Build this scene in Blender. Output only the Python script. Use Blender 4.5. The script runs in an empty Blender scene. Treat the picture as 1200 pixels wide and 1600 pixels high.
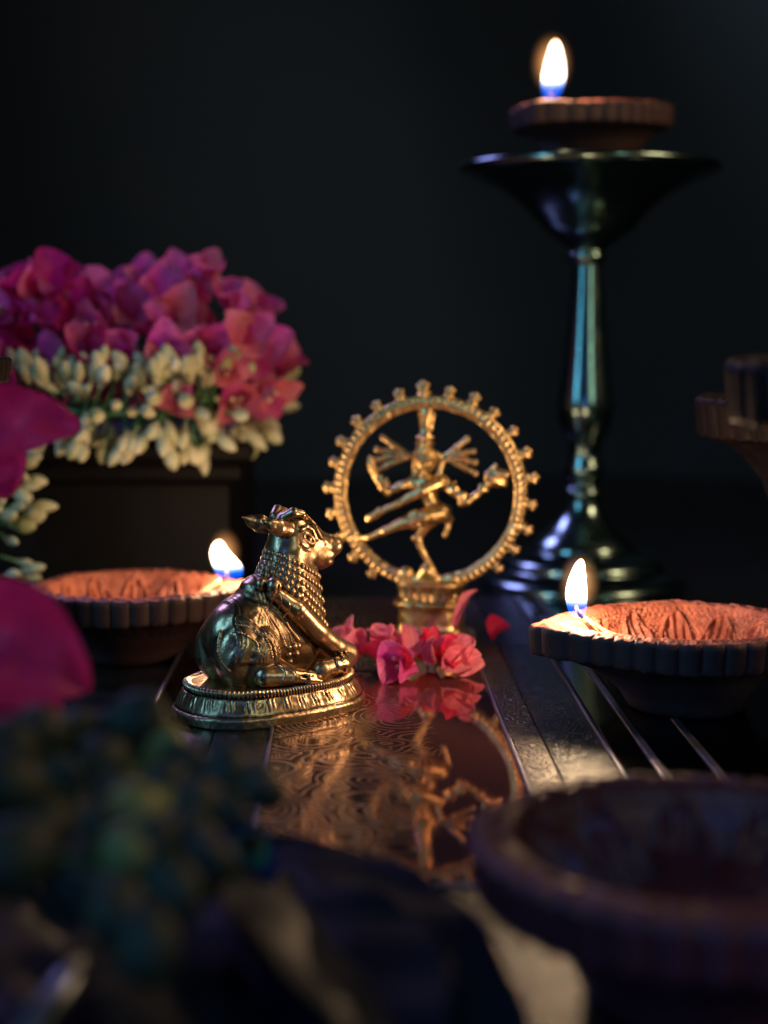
import bpy, bmesh, math, random
import numpy as np
from mathutils import Vector, Matrix, Euler, noise as mnoise

random.seed(7)
rng = np.random.default_rng(7)
S = bpy.context.scene
COL = S.collection
CM = 0.01                       # everything below is written in centimetres
PI = math.pi

# ------------------------------------------------------------------ camera
F_PX, PITCH, CAM_H = 2380.0, math.radians(6.88), 8.8
cam_d = bpy.data.cameras.new('camera'); cam = bpy.data.objects.new('camera', cam_d); COL.objects.link(cam)
cam.location = (0, 0, CAM_H * CM); cam.rotation_euler = (PI / 2 - PITCH, 0, 0)
cam_d.sensor_fit = 'VERTICAL'; cam_d.sensor_height = 36; cam_d.lens = F_PX / 1600 * 36
cam_d.clip_start = 0.005; cam_d.clip_end = 20
cam_d.dof.use_dof = True; cam_d.dof.focus_distance = 0.347; cam_d.dof.aperture_fstop = 8.8
S.camera = cam

# ------------------------------------------------------------------ world, lamps, exposure
W = bpy.data.worlds.new('World'); S.world = W; W.use_nodes = True
W.node_tree.nodes['Background'].inputs[0].default_value = (0.35, 0.62, 0.70, 1)
W.node_tree.nodes['Background'].inputs[1].default_value = 0.010

def area(name, loc, target, size, power, col, spread=170):
    l = bpy.data.lights.new(name, 'AREA'); l.shape = 'RECTANGLE'; l.size = size[0] * CM; l.size_y = size[1] * CM
    l.energy = power; l.color = col; l.spread = math.radians(spread)
    o = bpy.data.objects.new(name, l); COL.objects.link(o)
    o.location = Vector(loc) * CM
    o.rotation_euler = (Vector(target) - Vector(loc)).to_track_quat('-Z', 'Y').to_euler()
    return o
area('window_light_cool', (-48, 2, 36), (-3, 40, 3), (8, 40), 0.26, (0.20, 0.60, 1.0), 90)
area('lamp_warm', (27, 34, 24), (-2, 39, 3), (9, 9), 0.36, (1.0, 0.62, 0.36))
area('lamp_soft', (26, -4, 22), (3, 46, 4), (9, 16), 0.125, (0.80, 1.0, 0.78))
area('fill_light_front', (-6, -12, 15), (4, 17, 1.5), (5, 5), 0.016, (0.05, 0.24, 1.0), 44)  # added small blue fill near the camera, aimed at the front clay lamp
area('window_light_back', (-30, 74, 42), (-8, 50, 6), (14, 14), 0.15, (0.42, 0.34, 1.0), 60)
area('backdrop_light', (46, 76, 46), (8, 92, 24), (10, 10), 0.085, (0.52, 0.66, 0.76), 70)

S.view_settings.view_transform = 'Standard'; S.view_settings.look = 'None'
S.view_settings.exposure = 0; S.view_settings.gamma = 1
S.cycles.use_denoising = True
S.cycles.sample_clamp_indirect = 3.0
S.cycles.sample_clamp_direct = 0
S.cycles.caustics_reflective = True
S.cycles.blur_glossy = 0.3
S.cycles.max_bounces = 8
S.cycles.transparent_max_bounces = 12

# ------------------------------------------------------------------ helpers
def ray(u, v):
    a = (u - 600) / F_PX; b = (800 - v) / F_PX
    return Vector((a, math.cos(PITCH) + b * math.sin(PITCH), -math.sin(PITCH) + b * math.cos(PITCH)))
def at(u, v, y):                # the point at distance y that the photo shows at (u, v)
    d = ray(u, v); p = d * (y / d.y); p.z += CAM_H; return p

def mesh(name, verts, faces, mat, smooth=True):
    me = bpy.data.meshes.new(name)
    v = np.asarray(verts, dtype=np.float64) * CM
    me.from_pydata(v.tolist(), [], faces.tolist() if hasattr(faces, 'tolist') else faces)
    if mat: me.materials.append(mat)
    if smooth: me.shade_smooth()
    me.update(); return me
def link(name, me, parent=None, loc=None, rot=None, scl=None):
    o = bpy.data.objects.new(name, me); COL.objects.link(o)
    if parent: o.parent = parent
    if loc is not None: o.location = Vector(loc) * CM
    if rot is not None: o.rotation_euler = rot
    if scl is not None: o.scale = scl if hasattr(scl, '__len__') else (scl,) * 3
    return o
def obj(name, verts, faces, mat, parent=None, smooth=True, **k):
    return link(name, mesh(name, verts, faces, mat, smooth), parent, **k)
def thing(name, label, cat, loc=(0, 0, 0), rot=(0, 0, 0), group=None, scl=None):
    o = link(name, None, None, loc, rot, scl); o.empty_display_size = 0.005
    tag(o, label, cat, group); return o
def tag(o, label=None, cat=None, group=None, kind=None):
    if label: o['label'] = label
    if cat: o['category'] = cat
    if group: o['group'] = group
    if kind: o['kind'] = kind
    return o
def copy_tree(o, parent=None):
    c = o.copy(); COL.objects.link(c); c.parent = parent
    for ch in [x for x in COL.objects if x.parent == o]:
        copy_tree(ch, c)
    return c

class MB:                       # collects shapes into one mesh
    def __init__(s): s.v = []; s.f = []
    def add(s, v, f):
        n = len(s.v); s.v += [tuple(p) for p in v]; s.f += [tuple(i + n for i in q) for q in f]; return s
    def box(s, x0, x1, y0, y1, z0, z1):
        return s.add([(x0,y0,z0),(x1,y0,z0),(x1,y1,z0),(x0,y1,z0),(x0,y0,z1),(x1,y0,z1),(x1,y1,z1),(x0,y1,z1)],
                     [(0,3,2,1),(4,5,6,7),(0,1,5,4),(1,2,6,5),(2,3,7,6),(3,0,4,7)])
    def tube(s, pts, rad, n=8, cap=True, flat=1.0):
        pts = [Vector(p) for p in pts]; m = len(pts)
        if not hasattr(rad, '__len__'): rad = [rad] * m
        rings = []; up = None
        for i, p in enumerate(pts):
            t = (pts[min(i + 1, m - 1)] - pts[max(i - 1, 0)]).normalized()
            if up is None: up = t.orthogonal().normalized()
            up = (up - t * up.dot(t)).normalized(); sd = t.cross(up)
            rings.append([p + (up * math.cos(2 * PI * k / n) + sd * math.sin(2 * PI * k / n) * flat) * rad[i] for k in range(n)])
        v = [q for r in rings for q in r]; f = []
        for i in range(m - 1):
            for k in range(n):
                a = i * n + k; b = i * n + (k + 1) % n
                f.append((a, b, b + n, a + n))
        if cap:
            v.append(pts[0]); v.append(pts[-1]); c0 = len(v) - 2
            for k in range(n):
                f.append((c0, (k + 1) % n, k)); f.append((c0 + 1, (m - 1) * n + k, (m - 1) * n + (k + 1) % n))
        return s.add(v, f)
    def ball(s, c, r, nu=10, nv=7, R=None):
        if not hasattr(r, '__len__'): r = (r, r, r)
        v = []; f = []
        for j in range(1, nv):
            ph = PI * j / nv
            for i in range(nu):
                th = 2 * PI * i / nu
                q = Vector((r[0] * math.sin(ph) * math.cos(th), r[1] * math.sin(ph) * math.sin(th), r[2] * math.cos(ph)))
                v.append(q)
        v.append(Vector((0, 0, r[2]))); v.append(Vector((0, 0, -r[2]))); T, B = len(v) - 2, len(v) - 1
        for j in range(nv - 2):
            for i in range(nu):
                a = j * nu + i; b = j * nu + (i + 1) % nu
                f.append((a, a + nu, b + nu, b))
        for i in range(nu):
            f.append((T, i, (i + 1) % nu)); f.append((B, (nv - 2) * nu + (i + 1) % nu, (nv - 2) * nu + i))
        if R is not None: v = [R @ q for q in v]
        c = Vector(c)
        return s.add([q + c for q in v], f)
    def build(s, name, mat, parent=None, smooth=True, **k):
        return obj(name, s.v, s.f, mat, parent, smooth, **k)

def revolve(prof, n=96):
    v = []; f = []; m = len(prof)
    for i in range(n):
        a = 2 * PI * i / n
        for r, z in prof: v.append((r * math.cos(a), r * math.sin(a), z))
    for i in range(n):
        for j in range(m - 1):
            a = i * m + j; b = ((i + 1) % n) * m + j
            f.append((a, b, b + 1, a + 1))
    return v, f

def smoothprof(pts, sub=6):     # Catmull-Rom through profile points
    P = [pts[0]] + list(pts) + [pts[-1]]; out = []
    for i in range(1, len(P) - 2):
        p0, p1, p2, p3 = [np.array(q, float) for q in P[i - 1:i + 3]]
        for k in range(sub):
            t = k / sub
            out.append(tuple(0.5 * ((2 * p1) + (-p0 + p2) * t + (2 * p0 - 5 * p1 + 4 * p2 - p3) * t * t + (-p0 + 3 * p1 - 3 * p2 + p3) * t ** 3)))
    out.append(tuple(pts[-1])); return out

# ---- sculpting volume: signed distances on a grid, polygonised as surface nets
class Vol:
    def __init__(s, lo, hi, h):
        s.lo = np.array(lo, float); s.h = h
        s.n = np.ceil((np.array(hi) - s.lo) / h).astype(int) + 1
        s.F = np.full(s.n, 1.0, dtype=np.float32)
        s.ax = [s.lo[i] + h * np.arange(s.n[i]) for i in range(3)]
    def sub(s, lo, hi, pad=0.3):
        a = np.maximum(0, np.floor((np.array(lo) - pad - s.lo) / s.h).astype(int))
        b = np.minimum(s.n, np.ceil((np.array(hi) + pad - s.lo) / s.h).astype(int) + 1)
        sl = tuple(slice(int(a[i]), int(b[i])) for i in range(3))
        X = s.ax[0][sl[0]][:, None, None]; Y = s.ax[1][sl[1]][None, :, None]; Z = s.ax[2][sl[2]][None, None, :]
        return sl, X, Y, Z
    def join(s, sl, d, k, op):
        A = s.F[sl]
        if op == 'cut':
            b = -d; h = np.clip(0.5 - 0.5 * (A - b) / k, 0, 1); s.F[sl] = A * (1 - h) + b * h + k * h * (1 - h)
        else:
            h = np.clip(0.5 + 0.5 * (A - d) / k, 0, 1); s.F[sl] = A * (1 - h) + d * h - k * h * (1 - h)
    def ell(s, c, r, k=0.1, R=None, op='add'):
        c = np.array(c, float); r = np.array(r, float); m = r.max()
        sl, X, Y, Z = s.sub(c - m, c + m)
        x, y, z = X - c[0], Y - c[1], Z - c[2]
        if R is not None:
            M = np.array(R.to_matrix().transposed()) if hasattr(R, 'to_matrix') else np.array(R)
            x, y, z = (M[0, 0] * x + M[0, 1] * y + M[0, 2] * z, M[1, 0] * x + M[1, 1] * y + M[1, 2] * z, M[2, 0] * x + M[2, 1] * y + M[2, 2] * z)
        q0 = np.sqrt((x / r[0]) ** 2 + (y / r[1]) ** 2 + (z / r[2]) ** 2)
        q1 = np.sqrt((x / r[0] ** 2) ** 2 + (y / r[1] ** 2) ** 2 + (z / r[2] ** 2) ** 2) + 1e-9
        s.join(sl, (q0 * (q0 - 1) / q1).astype(np.float32), k, op); return s
    def cap(s, a, b, ra, rb=None, k=0.08, op='add', fy=1.0):
        if rb is None: rb = ra
        a = np.array(a, float); b = np.array(b, float); m = max(ra, rb)
        sl, X, Y, Z = s.sub(np.minimum(a, b) - m, np.maximum(a, b) + m, 0.25)
        ab = b - a; L = ab @ ab + 1e-12
        t = np.clip(((X - a[0]) * ab[0] + (Y - a[1]) * ab[1] + (Z - a[2]) * ab[2]) / L, 0, 1)
        dd = np.sqrt((X - a[0] - t * ab[0]) ** 2 + ((Y - a[1] - t * ab[1]) / fy) ** 2 + (Z - a[2] - t * ab[2]) ** 2)
        s.join(sl, (dd - (ra + (rb - ra) * t)).astype(np.float32), k, op); return s
    def path(s, pts, rad, k=0.06, op='add', fy=1.0):
        if not hasattr(rad, '__len__'): rad = [rad] * len(pts)
        for i in range(len(pts) - 1): s.cap(pts[i], pts[i + 1], rad[i], rad[i + 1], k, op, fy)
        return s
    def value(s, p):
        g = (np.array(p) - s.lo) / s.h; i = np.clip(np.floor(g).astype(int), 0, s.n - 2); f = g - i; v = 0
        for dx in (0, 1):
            for dy in (0, 1):
                for dz in (0, 1):
                    w = (f[0] if dx else 1 - f[0]) * (f[1] if dy else 1 - f[1]) * (f[2] if dz else 1 - f[2])
                    v += w * s.F[i[0] + dx, i[1] + dy, i[2] + dz]
        return v
    def shoot(s, o, d, far=3.0):        # walk outwards from inside until the surface
        o = np.array(o, float); d = np.array(d, float); d /= np.linalg.norm(d); t = far
        while t > 0:
            if s.value(o + d * t) < 0: break
            t -= 0.02
        return o + d * t
    def normal(s, p):
        e = 0.05; g = np.array([s.value(np.array(p) + e * np.eye(3)[i]) - s.value(np.array(p) - e * np.eye(3)[i]) for i in range(3)])
        return g / (np.linalg.norm(g) + 1e-9)
    def mesh(s):
        F = s.F; ins = F < 0; n = s.n
        cnt = np.zeros(n - 1, np.int8)
        offs = [(i, j, k) for i in (0, 1) for j in (0, 1) for k in (0, 1)]
        for o in offs: cnt += ins[o[0]:n[0] - 1 + o[0], o[1]:n[1] - 1 + o[1], o[2]:n[2] - 1 + o[2]]
        act = np.argwhere((cnt > 0) & (cnt < 8))
        idx = np.full(n - 1, -1, np.int64); idx[act[:, 0], act[:, 1], act[:, 2]] = np.arange(len(act))
        val = np.stack([F[act[:, 0] + o[0], act[:, 1] + o[1], act[:, 2] + o[2]] for o in offs], 1)
        P = np.zeros((len(act), 3)); C = np.zeros(len(act))
        for a in range(8):
            for b in range(a + 1, 8):
                oa, ob = np.array(offs[a]), np.array(offs[b])
                if np.abs(oa - ob).sum() != 1: continue
                va, vb = val[:, a], val[:, b]; m = (va < 0) != (vb < 0)
                t = np.where(m, va / np.where(m, va - vb, 1), 0)[:, None]
                P += np.where(m[:, None], oa + (ob - oa) * t, 0); C += m
        V = (act + P / C[:, None]) * s.h + s.lo
        faces = []
        for ax in range(3):
            u, w = [(1, 2), (2, 0), (0, 1)][ax]
            o = np.zeros(3, int); o[ax] = 1
            A = ins[:n[0] - o[0], :n[1] - o[1], :n[2] - o[2]]; B = ins[o[0]:, o[1]:, o[2]:]
            e = np.argwhere(A != B)
            ok = (e[:, u] > 0) & (e[:, w] > 0) & (e[:, u] < n[u] - 1) & (e[:, w] < n[w] - 1) & (e[:, ax] < n[ax] - 1)
            e = e[ok]; fl = A[e[:, 0], e[:, 1], e[:, 2]]
            U = np.zeros(3, int); U[u] = 1; Wv = np.zeros(3, int); Wv[w] = 1
            g = lambda q: idx[q[:, 0], q[:, 1], q[:, 2]]
            q = np.stack([g(e - U - Wv), g(e - Wv), g(e), g(e - U)], 1)
            q[~fl] = q[~fl][:, ::-1]
            faces.append(q)
        Fc = np.concatenate(faces); Fc = Fc[(Fc >= 0).all(1)]
        return V, Fc

# ------------------------------------------------------------------ materials
class N:
    def __init__(s, name):
        s.m = bpy.data.materials.new(name); s.m.use_nodes = True; s.t = s.m.node_tree
        s.b = s.t.nodes['Principled BSDF']; s.out = s.t.nodes['Material Output']
    def n(s, typ, **k):
        q = s.t.nodes.new(typ)
        for a, v in k.items():
            if a in ('inp',):
                for i, x in v.items():
                    if hasattr(x, 'is_linked') or hasattr(x, 'links'): s.t.links.new(x, q.inputs[i])
                    else: q.inputs[i].default_value = x
            else: setattr(q, a, v)
        return q
    def l(s, a, b): s.t.links.new(a, b)
    def set(s, **k):
        for a, v in k.items():
            i = s.b.inputs[a.replace('_', ' ')]
            if hasattr(v, 'links'): s.l(v, i)
            else: i.default_value = v
        return s
    def coord(s, scale=(1, 1, 1), kind='Object', rot=(0, 0, 0)):
        tc = s.n('ShaderNodeTexCoord'); mp = s.n('ShaderNodeMapping', inp={'Scale': scale, 'Rotation': rot})
        s.l(tc.outputs[kind], mp.inputs[0]); return mp.outputs[0]
    def noise(s, vec, scale, detail=4, rough=0.55, dist=0):
        q = s.n('ShaderNodeTexNoise', inp={'Scale': scale, 'Detail': detail, 'Roughness': rough, 'Distortion': dist}); s.l(vec, q.inputs['Vector']); return q.outputs[0]
    def ramp(s, fac, stops, interp='LINEAR'):
        q = s.n('ShaderNodeValToRGB'); s.l(fac, q.inputs[0]); q.color_ramp.interpolation = interp
        e = q.color_ramp.elements
        while len(e) < len(stops): e.new(0.5)
        for i, (p, c) in enumerate(stops):
            e[i].position = p; e[i].color = (*c, 1) if hasattr(c, '__len__') else (c, c, c, 1)
        return q.outputs[0]
    def math(s, op, a, b=None, c=None):
        q = s.n('ShaderNodeMath', operation=op)
        for i, x in enumerate((a, b, c)):
            if x is None: continue
            if hasattr(x, 'links'): s.l(x, q.inputs[i])
            else: q.inputs[i].default_value = x
        return q.outputs[0]
    def mix(s, f, a, b):
        q = s.n('ShaderNodeMix', data_type='RGBA')
        for i, x in ((0, f), (6, a), (7, b)):
            if hasattr(x, 'links'): s.l(x, q.inputs[i])
            else: q.inputs[i].default_value = (*x, 1) if hasattr(x, '__len__') else x
        return q.outputs[2]
    def bump(s, h, strength=0.3, dist=0.001, prev=None):
        q = s.n('ShaderNodeBump', inp={'Strength': strength, 'Distance': dist}); s.l(h, q.inputs['Height'])
        if prev is not None: s.l(prev, q.inputs['Normal'])
        return q.outputs[0]

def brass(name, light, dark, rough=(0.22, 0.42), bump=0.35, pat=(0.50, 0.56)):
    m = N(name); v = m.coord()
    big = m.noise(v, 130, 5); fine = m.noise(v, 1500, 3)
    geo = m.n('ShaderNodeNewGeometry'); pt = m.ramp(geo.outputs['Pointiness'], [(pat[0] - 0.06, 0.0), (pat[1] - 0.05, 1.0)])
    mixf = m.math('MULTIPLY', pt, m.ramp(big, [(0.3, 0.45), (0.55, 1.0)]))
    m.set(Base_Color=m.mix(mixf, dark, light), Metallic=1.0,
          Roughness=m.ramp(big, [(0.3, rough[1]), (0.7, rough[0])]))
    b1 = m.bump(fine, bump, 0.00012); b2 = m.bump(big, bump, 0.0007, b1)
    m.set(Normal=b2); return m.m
M = {}
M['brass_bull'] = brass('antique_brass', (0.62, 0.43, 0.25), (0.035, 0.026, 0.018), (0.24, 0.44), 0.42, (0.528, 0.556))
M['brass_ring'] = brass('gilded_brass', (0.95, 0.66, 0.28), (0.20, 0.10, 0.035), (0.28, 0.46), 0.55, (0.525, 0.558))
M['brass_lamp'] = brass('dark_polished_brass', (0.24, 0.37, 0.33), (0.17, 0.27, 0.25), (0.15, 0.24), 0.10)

def plain(name, c1, c2, rough, scale=300, metallic=0, bump=0.2, trans=0):
    m = N(name); v = m.coord(); n1 = m.noise(v, scale, 4)
    m.set(Base_Color=m.mix(m.ramp(n1, [(0.35, 0.0), (0.65, 1.0)]), c1, c2), Roughness=rough, Metallic=metallic, Normal=m.bump(n1, bump, 0.0005))
    if trans:
        m.set(Subsurface_Weight=trans); m.b.inputs['Subsurface Radius'].default_value = (0.003, 0.003, 0.002)
    return m.m
m = N('terracotta'); v = m.coord(); n1 = m.noise(v, 160, 6); n2 = m.noise(v, 900, 4)
gr = m.n('ShaderNodeTexVoronoi', inp={'Scale': 1300.0}); m.l(v, gr.inputs['Vector'])
m.set(Base_Color=m.mix(m.ramp(n1, [(0.36, 0.0), (0.6, 1.0)]), (0.22, 0.055, 0.030), (0.48, 0.145, 0.082)) if False else m.mix(m.math('MULTIPLY', m.ramp(m.noise(v, 1500, 2), [(0.52, 0.0), (0.60, 1.0)]), m.ramp(m.noise(v, 60, 3), [(0.40, 0.15), (0.62, 0.95)])), m.mix(m.ramp(n1, [(0.36, 0.0), (0.6, 1.0)]), (0.24, 0.060, 0.034), (0.50, 0.155, 0.09)), (0.06, 0.018, 0.014)),
      Roughness=m.ramp(n2, [(0.35, 0.42), (0.6, 0.85)]))
m.set(Normal=m.bump(n1, 0.5, 0.0008, m.bump(n2, 0.5, 0.0003))); M['clay'] = m.m

m = N('shaded_clay'); v = m.coord(); n1 = m.noise(v, 120, 6); n2 = m.noise(v, 900, 4)  # shade of the unlit outer sides put into the clay colour
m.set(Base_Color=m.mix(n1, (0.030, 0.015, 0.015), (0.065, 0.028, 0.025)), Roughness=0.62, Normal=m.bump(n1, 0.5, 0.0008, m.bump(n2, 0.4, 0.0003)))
M['clay_shaded'] = m.m
M['clay_deep_shade'] = plain('deep_shade_clay', (0.008, 0.006, 0.007), (0.018, 0.011, 0.010), 0.55, 300)  # raised edge lamps: their shade is put into the clay colour
M['clay_deep_shade'].node_tree.nodes['Principled BSDF'].inputs['Specular IOR Level'].default_value = 0.12
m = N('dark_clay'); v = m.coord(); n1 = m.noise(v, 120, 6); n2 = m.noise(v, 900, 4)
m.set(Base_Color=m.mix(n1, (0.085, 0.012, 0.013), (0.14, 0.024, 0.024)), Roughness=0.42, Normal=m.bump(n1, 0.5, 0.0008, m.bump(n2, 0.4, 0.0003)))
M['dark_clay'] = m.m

def petal_mat(name, c1, c2, c3):
    m = N(name); v = m.coord()
    n1 = m.noise(v, 70, 3)
    wv = m.n('ShaderNodeTexWave', wave_type='BANDS', bands_direction='Y', inp={'Scale': 260.0, 'Distortion': 6.0, 'Detail': 3.0, 'Detail Scale': 1.5}); m.l(v, wv.inputs['Vector'])
    col = m.mix(m.ramp(n1, [(0.35, 0.0), (0.65, 1.0)]), c1, c2)
    col = m.mix(m.math('MULTIPLY', wv.outputs[0], 0.35), col, c3)
    m.set(Base_Color=col, Roughness=0.5, Normal=m.bump(wv.outputs[0], 0.25, 0.0003, m.bump(n1, 0.4, 0.001)))
    m.b.inputs['Specular IOR Level'].default_value = 0.3
    tr = m.n('ShaderNodeBsdfTranslucent'); m.l(col, tr.inputs[0])
    mx = m.n('ShaderNodeMixShader', inp={0: 0.42}); m.l(m.b.outputs[0], mx.inputs[1]); m.l(tr.outputs[0], mx.inputs[2])
    m.l(mx.outputs[0], m.out.inputs[0]); return m.m
M['petal_pink'] = petal_mat('petal_pink', (0.80, 0.16, 0.24), (0.88, 0.36, 0.42), (0.72, 0.06, 0.14))
M['petal_red'] = petal_mat('petal_red', (0.78, 0.02, 0.07), (0.85, 0.06, 0.14), (0.55, 0.01, 0.05))
M['petal_magenta'] = petal_mat('petal_magenta', (0.70, 0.06, 0.34), (0.88, 0.24, 0.48), (0.55, 0.03, 0.30))
M['petal_deep'] = petal_mat('petal_deep_magenta', (0.62, 0.018, 0.14), (0.68, 0.04, 0.22), (0.38, 0.015, 0.22))

M['bud'] = plain('jasmine_bud', (0.40, 0.44, 0.20), (0.80, 0.78, 0.58), 0.5, 120)
M['stem'] = plain('green_stem', (0.04, 0.14, 0.07), (0.10, 0.26, 0.10), 0.5, 300)
M['stamen'] = plain('pale_stamen', (0.75, 0.55, 0.35), (0.85, 0.7, 0.5), 0.6)
M['wood'] = plain('dark_lacquered_wood', (0.005, 0.005, 0.006), (0.009, 0.008, 0.008), 0.6, 40, 0, 0.1)
M['leaf'] = plain('dark_glossy_leaf', (0.003, 0.006, 0.010), (0.004, 0.010, 0.014), 0.5, 60, 0, 0.3)
M['green_bud'] = plain('green_bud', (0.004, 0.012, 0.007), (0.026, 0.034, 0.011), 0.6, 90)
M['yellow_bud'] = plain('yellow_bud', (0.10, 0.12, 0.03), (0.30, 0.28, 0.06), 0.5, 90)
M['wick'] = plain('oiled_cotton_wick', (0.62, 0.40, 0.20), (0.80, 0.55, 0.30), 0.55, 700, 0, 0.5)
M['wick_burnt'] = plain('burnt_wick', (0.02, 0.015, 0.015), (0.10, 0.07, 0.05), 0.7, 1500, 0, 0.5)
M['steel'] = plain('polished_steel', (0.55, 0.65, 0.65), (0.62, 0.70, 0.70), 0.3, 60, 1, 0.05)

M['leaf'].node_tree.nodes['Principled BSDF'].inputs['Specular IOR Level'].default_value = 0.15
M['wood'].node_tree.nodes['Principled BSDF'].inputs['Specular IOR Level'].default_value = 0.15
m = N('cloth_backdrop'); v = m.coord(); n1 = m.noise(v, 5, 3); n2 = m.noise(v, 900, 2)
m.set(Base_Color=m.mix(n1, (0.018, 0.026, 0.032), (0.036, 0.046, 0.056)), Roughness=0.95, Normal=m.bump(n2, 0.2, 0.0005)); M['cloth'] = m.m

m = N('table_top'); v = m.coord(); n1 = m.noise(v, 30, 5)
m.set(Base_Color=(0.010, 0.012, 0.013, 1), Roughness=m.ramp(n1, [(0.3, 0.16), (0.7, 0.30)]), Normal=m.bump(n1, 0.05, 0.0005)); M['table'] = m.m

# engraved tray: mirror-polished copper centre with scrollwork cut into its left half
def tray_mirror():
    m = N('engraved_copper_mirror'); v = m.coord()
    sm = m.noise(v, 45, 6, 0.6); dust = m.noise(v, 2600, 2)
    warp = m.n('ShaderNodeTexNoise', inp={'Scale': 34.0, 'Detail': 1.0}); m.l(v, warp.inputs['Vector'])
    add = m.n('ShaderNodeVectorMath', operation='MULTIPLY_ADD', inp={1: (0.016, 0.016, 0.0)}); m.l(warp.outputs['Color'], add.inputs[0]); m.l(v, add.inputs[2])
    vo = m.n('ShaderNodeTexVoronoi', feature='SMOOTH_F1', inp={'Scale': 74.0, 'Smoothness': 0.12}); m.l(add.outputs[0], vo.inputs['Vector'])
    rings = m.math('SINE', m.math('MULTIPLY', vo.outputs['Distance'], 58.0))
    lines = m.ramp(rings, [(0.0, 0.0), (0.60, 0.0), (0.88, 1.0)])
    sep = m.n('ShaderNodeSeparateXYZ'); m.l(v, sep.inputs[0])
    msk_x = m.n('ShaderNodeMapRange', inp={1: -0.013, 2: -0.028, 3: 0.0, 4: 1.0})
    m.l(m.math('ADD', sep.outputs[0], m.math('MULTIPLY', m.math('SUBTRACT', sm, 0.5), 0.045)), msk_x.inputs[0])
    msk = m.math('MULTIPLY', msk_x.outputs[0], 1.0)
    grain = m.math('MULTIPLY', m.noise(v, 700, 2), m.ramp(vo.outputs['Distance'], [(0.35, 0.0), (0.5, 1.0)]))
    h = m.math('MULTIPLY', m.math('ADD', lines, m.math('MULTIPLY', grain, 1.0)), msk)
    col = m.mix(sm, (0.34, 0.125, 0.11), (0.24, 0.085, 0.08))
    col = m.mix(msk, col, (0.16, 0.085, 0.07))
    r0 = m.math('MULTIPLY', msk, 0.05)
    col = m.mix(m.math('MULTIPLY', lines, msk), col, (0.54, 0.41, 0.31))
    r = m.math('ADD', m.ramp(sm, [(0.35, 0.018), (0.75, 0.065)]), m.math('MULTIPLY', m.math('MULTIPLY', lines, msk), 0.30))
    r = m.math('ADD', r, r0)
    r = m.math('ADD', r, m.math('MULTIPLY', m.ramp(dust, [(0.70, 0.0), (0.76, 1.0)]), 0.4))
    m.set(Base_Color=col, Metallic=0.80, Roughness=r, Normal=m.bump(h, 0.10, 0.0003, m.bump(sm, 0.003, 0.0010)))
    return m.m
M['mirror'] = tray_mirror()
def engraved(name, col, dark, scale, rough, strength=0.6):
    m = N(name); v = m.coord()
    vo = m.n('ShaderNodeTexVoronoi', feature='DISTANCE_TO_EDGE', inp={'Scale': scale}); m.l(v, vo.inputs['Vector'])
    n1 = m.noise(v, 90, 4); n2 = m.noise(v, scale * 3, 3)
    h = m.math('ADD', m.ramp(vo.outputs[0], [(0.02, 0.0), (0.12, 1.0)]), m.math('MULTIPLY', n2, 0.6))
    m.set(Base_Color=m.mix(m.math('MULTIPLY', n1, 1.0), dark, col), Metallic=1.0, Roughness=m.math('ADD', m.math('MULTIPLY', n1, 0.15), rough), Normal=m.bump(h, strength, 0.0003))
    return m.m
M['border'] = engraved('engraved_pewter', (0.14, 0.132, 0.12), (0.07, 0.07, 0.07), 480, 0.36, 0.9)
M['pebbled'] = engraved('pebbled_dark_metal', (0.075, 0.085, 0.085), (0.035, 0.042, 0.045), 900, 0.17, 0.7)
M['smoothdark'] = engraved('smooth_dark_metal', (0.035, 0.045, 0.045), (0.02, 0.027, 0.03), 60, 0.08, 0.03)
M['silver'] = engraved('silver_inlay', (0.26, 0.26, 0.30), (0.13, 0.13, 0.17), 200, 0.42, 0.15)

# ------------------------------------------------------------------ setting
def grid(nx, ny, fn):
    v = [fn(i / (nx - 1), j / (ny - 1)) for j in range(ny) for i in range(nx)]
    f = [(j * nx + i, j * nx + i + 1, (j + 1) * nx + i + 1, (j + 1) * nx + i) for j in range(ny - 1) for i in range(nx - 1)]
    return v, f
tt = MB().box(-75, 75, -12, 93, -4, -0.2).build('table_top', M['table'], smooth=False); tag(tt, kind='structure')
def cl(u, w):
    x = -80 + 160 * u; z = -6 + 90 * w
    fold = 3.2 * math.sin((x + 0.55 * z) * 0.115 + 1.5 * math.sin(x * 0.031)) + 1.2 * math.sin((x * 0.8 - z * 0.5) * 0.13 + 2)
    return (x, 92 + fold * (0.5 + 0.5 * w) + 2 * mnoise.noise((x * 0.04, z * 0.03, 3)), z)
v_, f_ = grid(160, 90, cl)
bd = obj('backdrop', v_, f_, M['cloth']); tag(bd, kind='structure')

# the low dark box at the back left that carries the garland
bx = thing('wooden_box', 'low black lacquered box with stepped lid edge under the white garland', 'box', (-13.7, 52.5, 0.95))
def rbox(x0, x1, y0, y1, z0, z1, r=0.1):
    b = MB(); n = 5; ring = []
    prof = [(r, z0), (0, z0 + r)] + [(0, z1 - r), (r * .3, z1 - r * .3), (r, z1)]
    for (o, z) in prof:
        ring.append([(x0 + o, y0 + o, z), (x1 - o, y0 + o, z), (x1 - o, y1 - o, z), (x0 + o, y1 - o, z)])
    v = [p for q in ring for p in q]; f = []
    for i in range(len(prof) - 1):
        for k in range(4): f.append((i * 4 + k, i * 4 + (k + 1) % 4, i * 4 + 4 + (k + 1) % 4, i * 4 + 4 + k))
    f.append((3, 2, 1, 0)); L = (len(prof) - 1) * 4; f.append((L, L + 1, L + 2, L + 3))
    return b.add(v, f)
rbox(-8.8, 8.8, -4.8, 4.8, -1.15, 3.0).build('body', M['wood'], bx, False)
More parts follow.
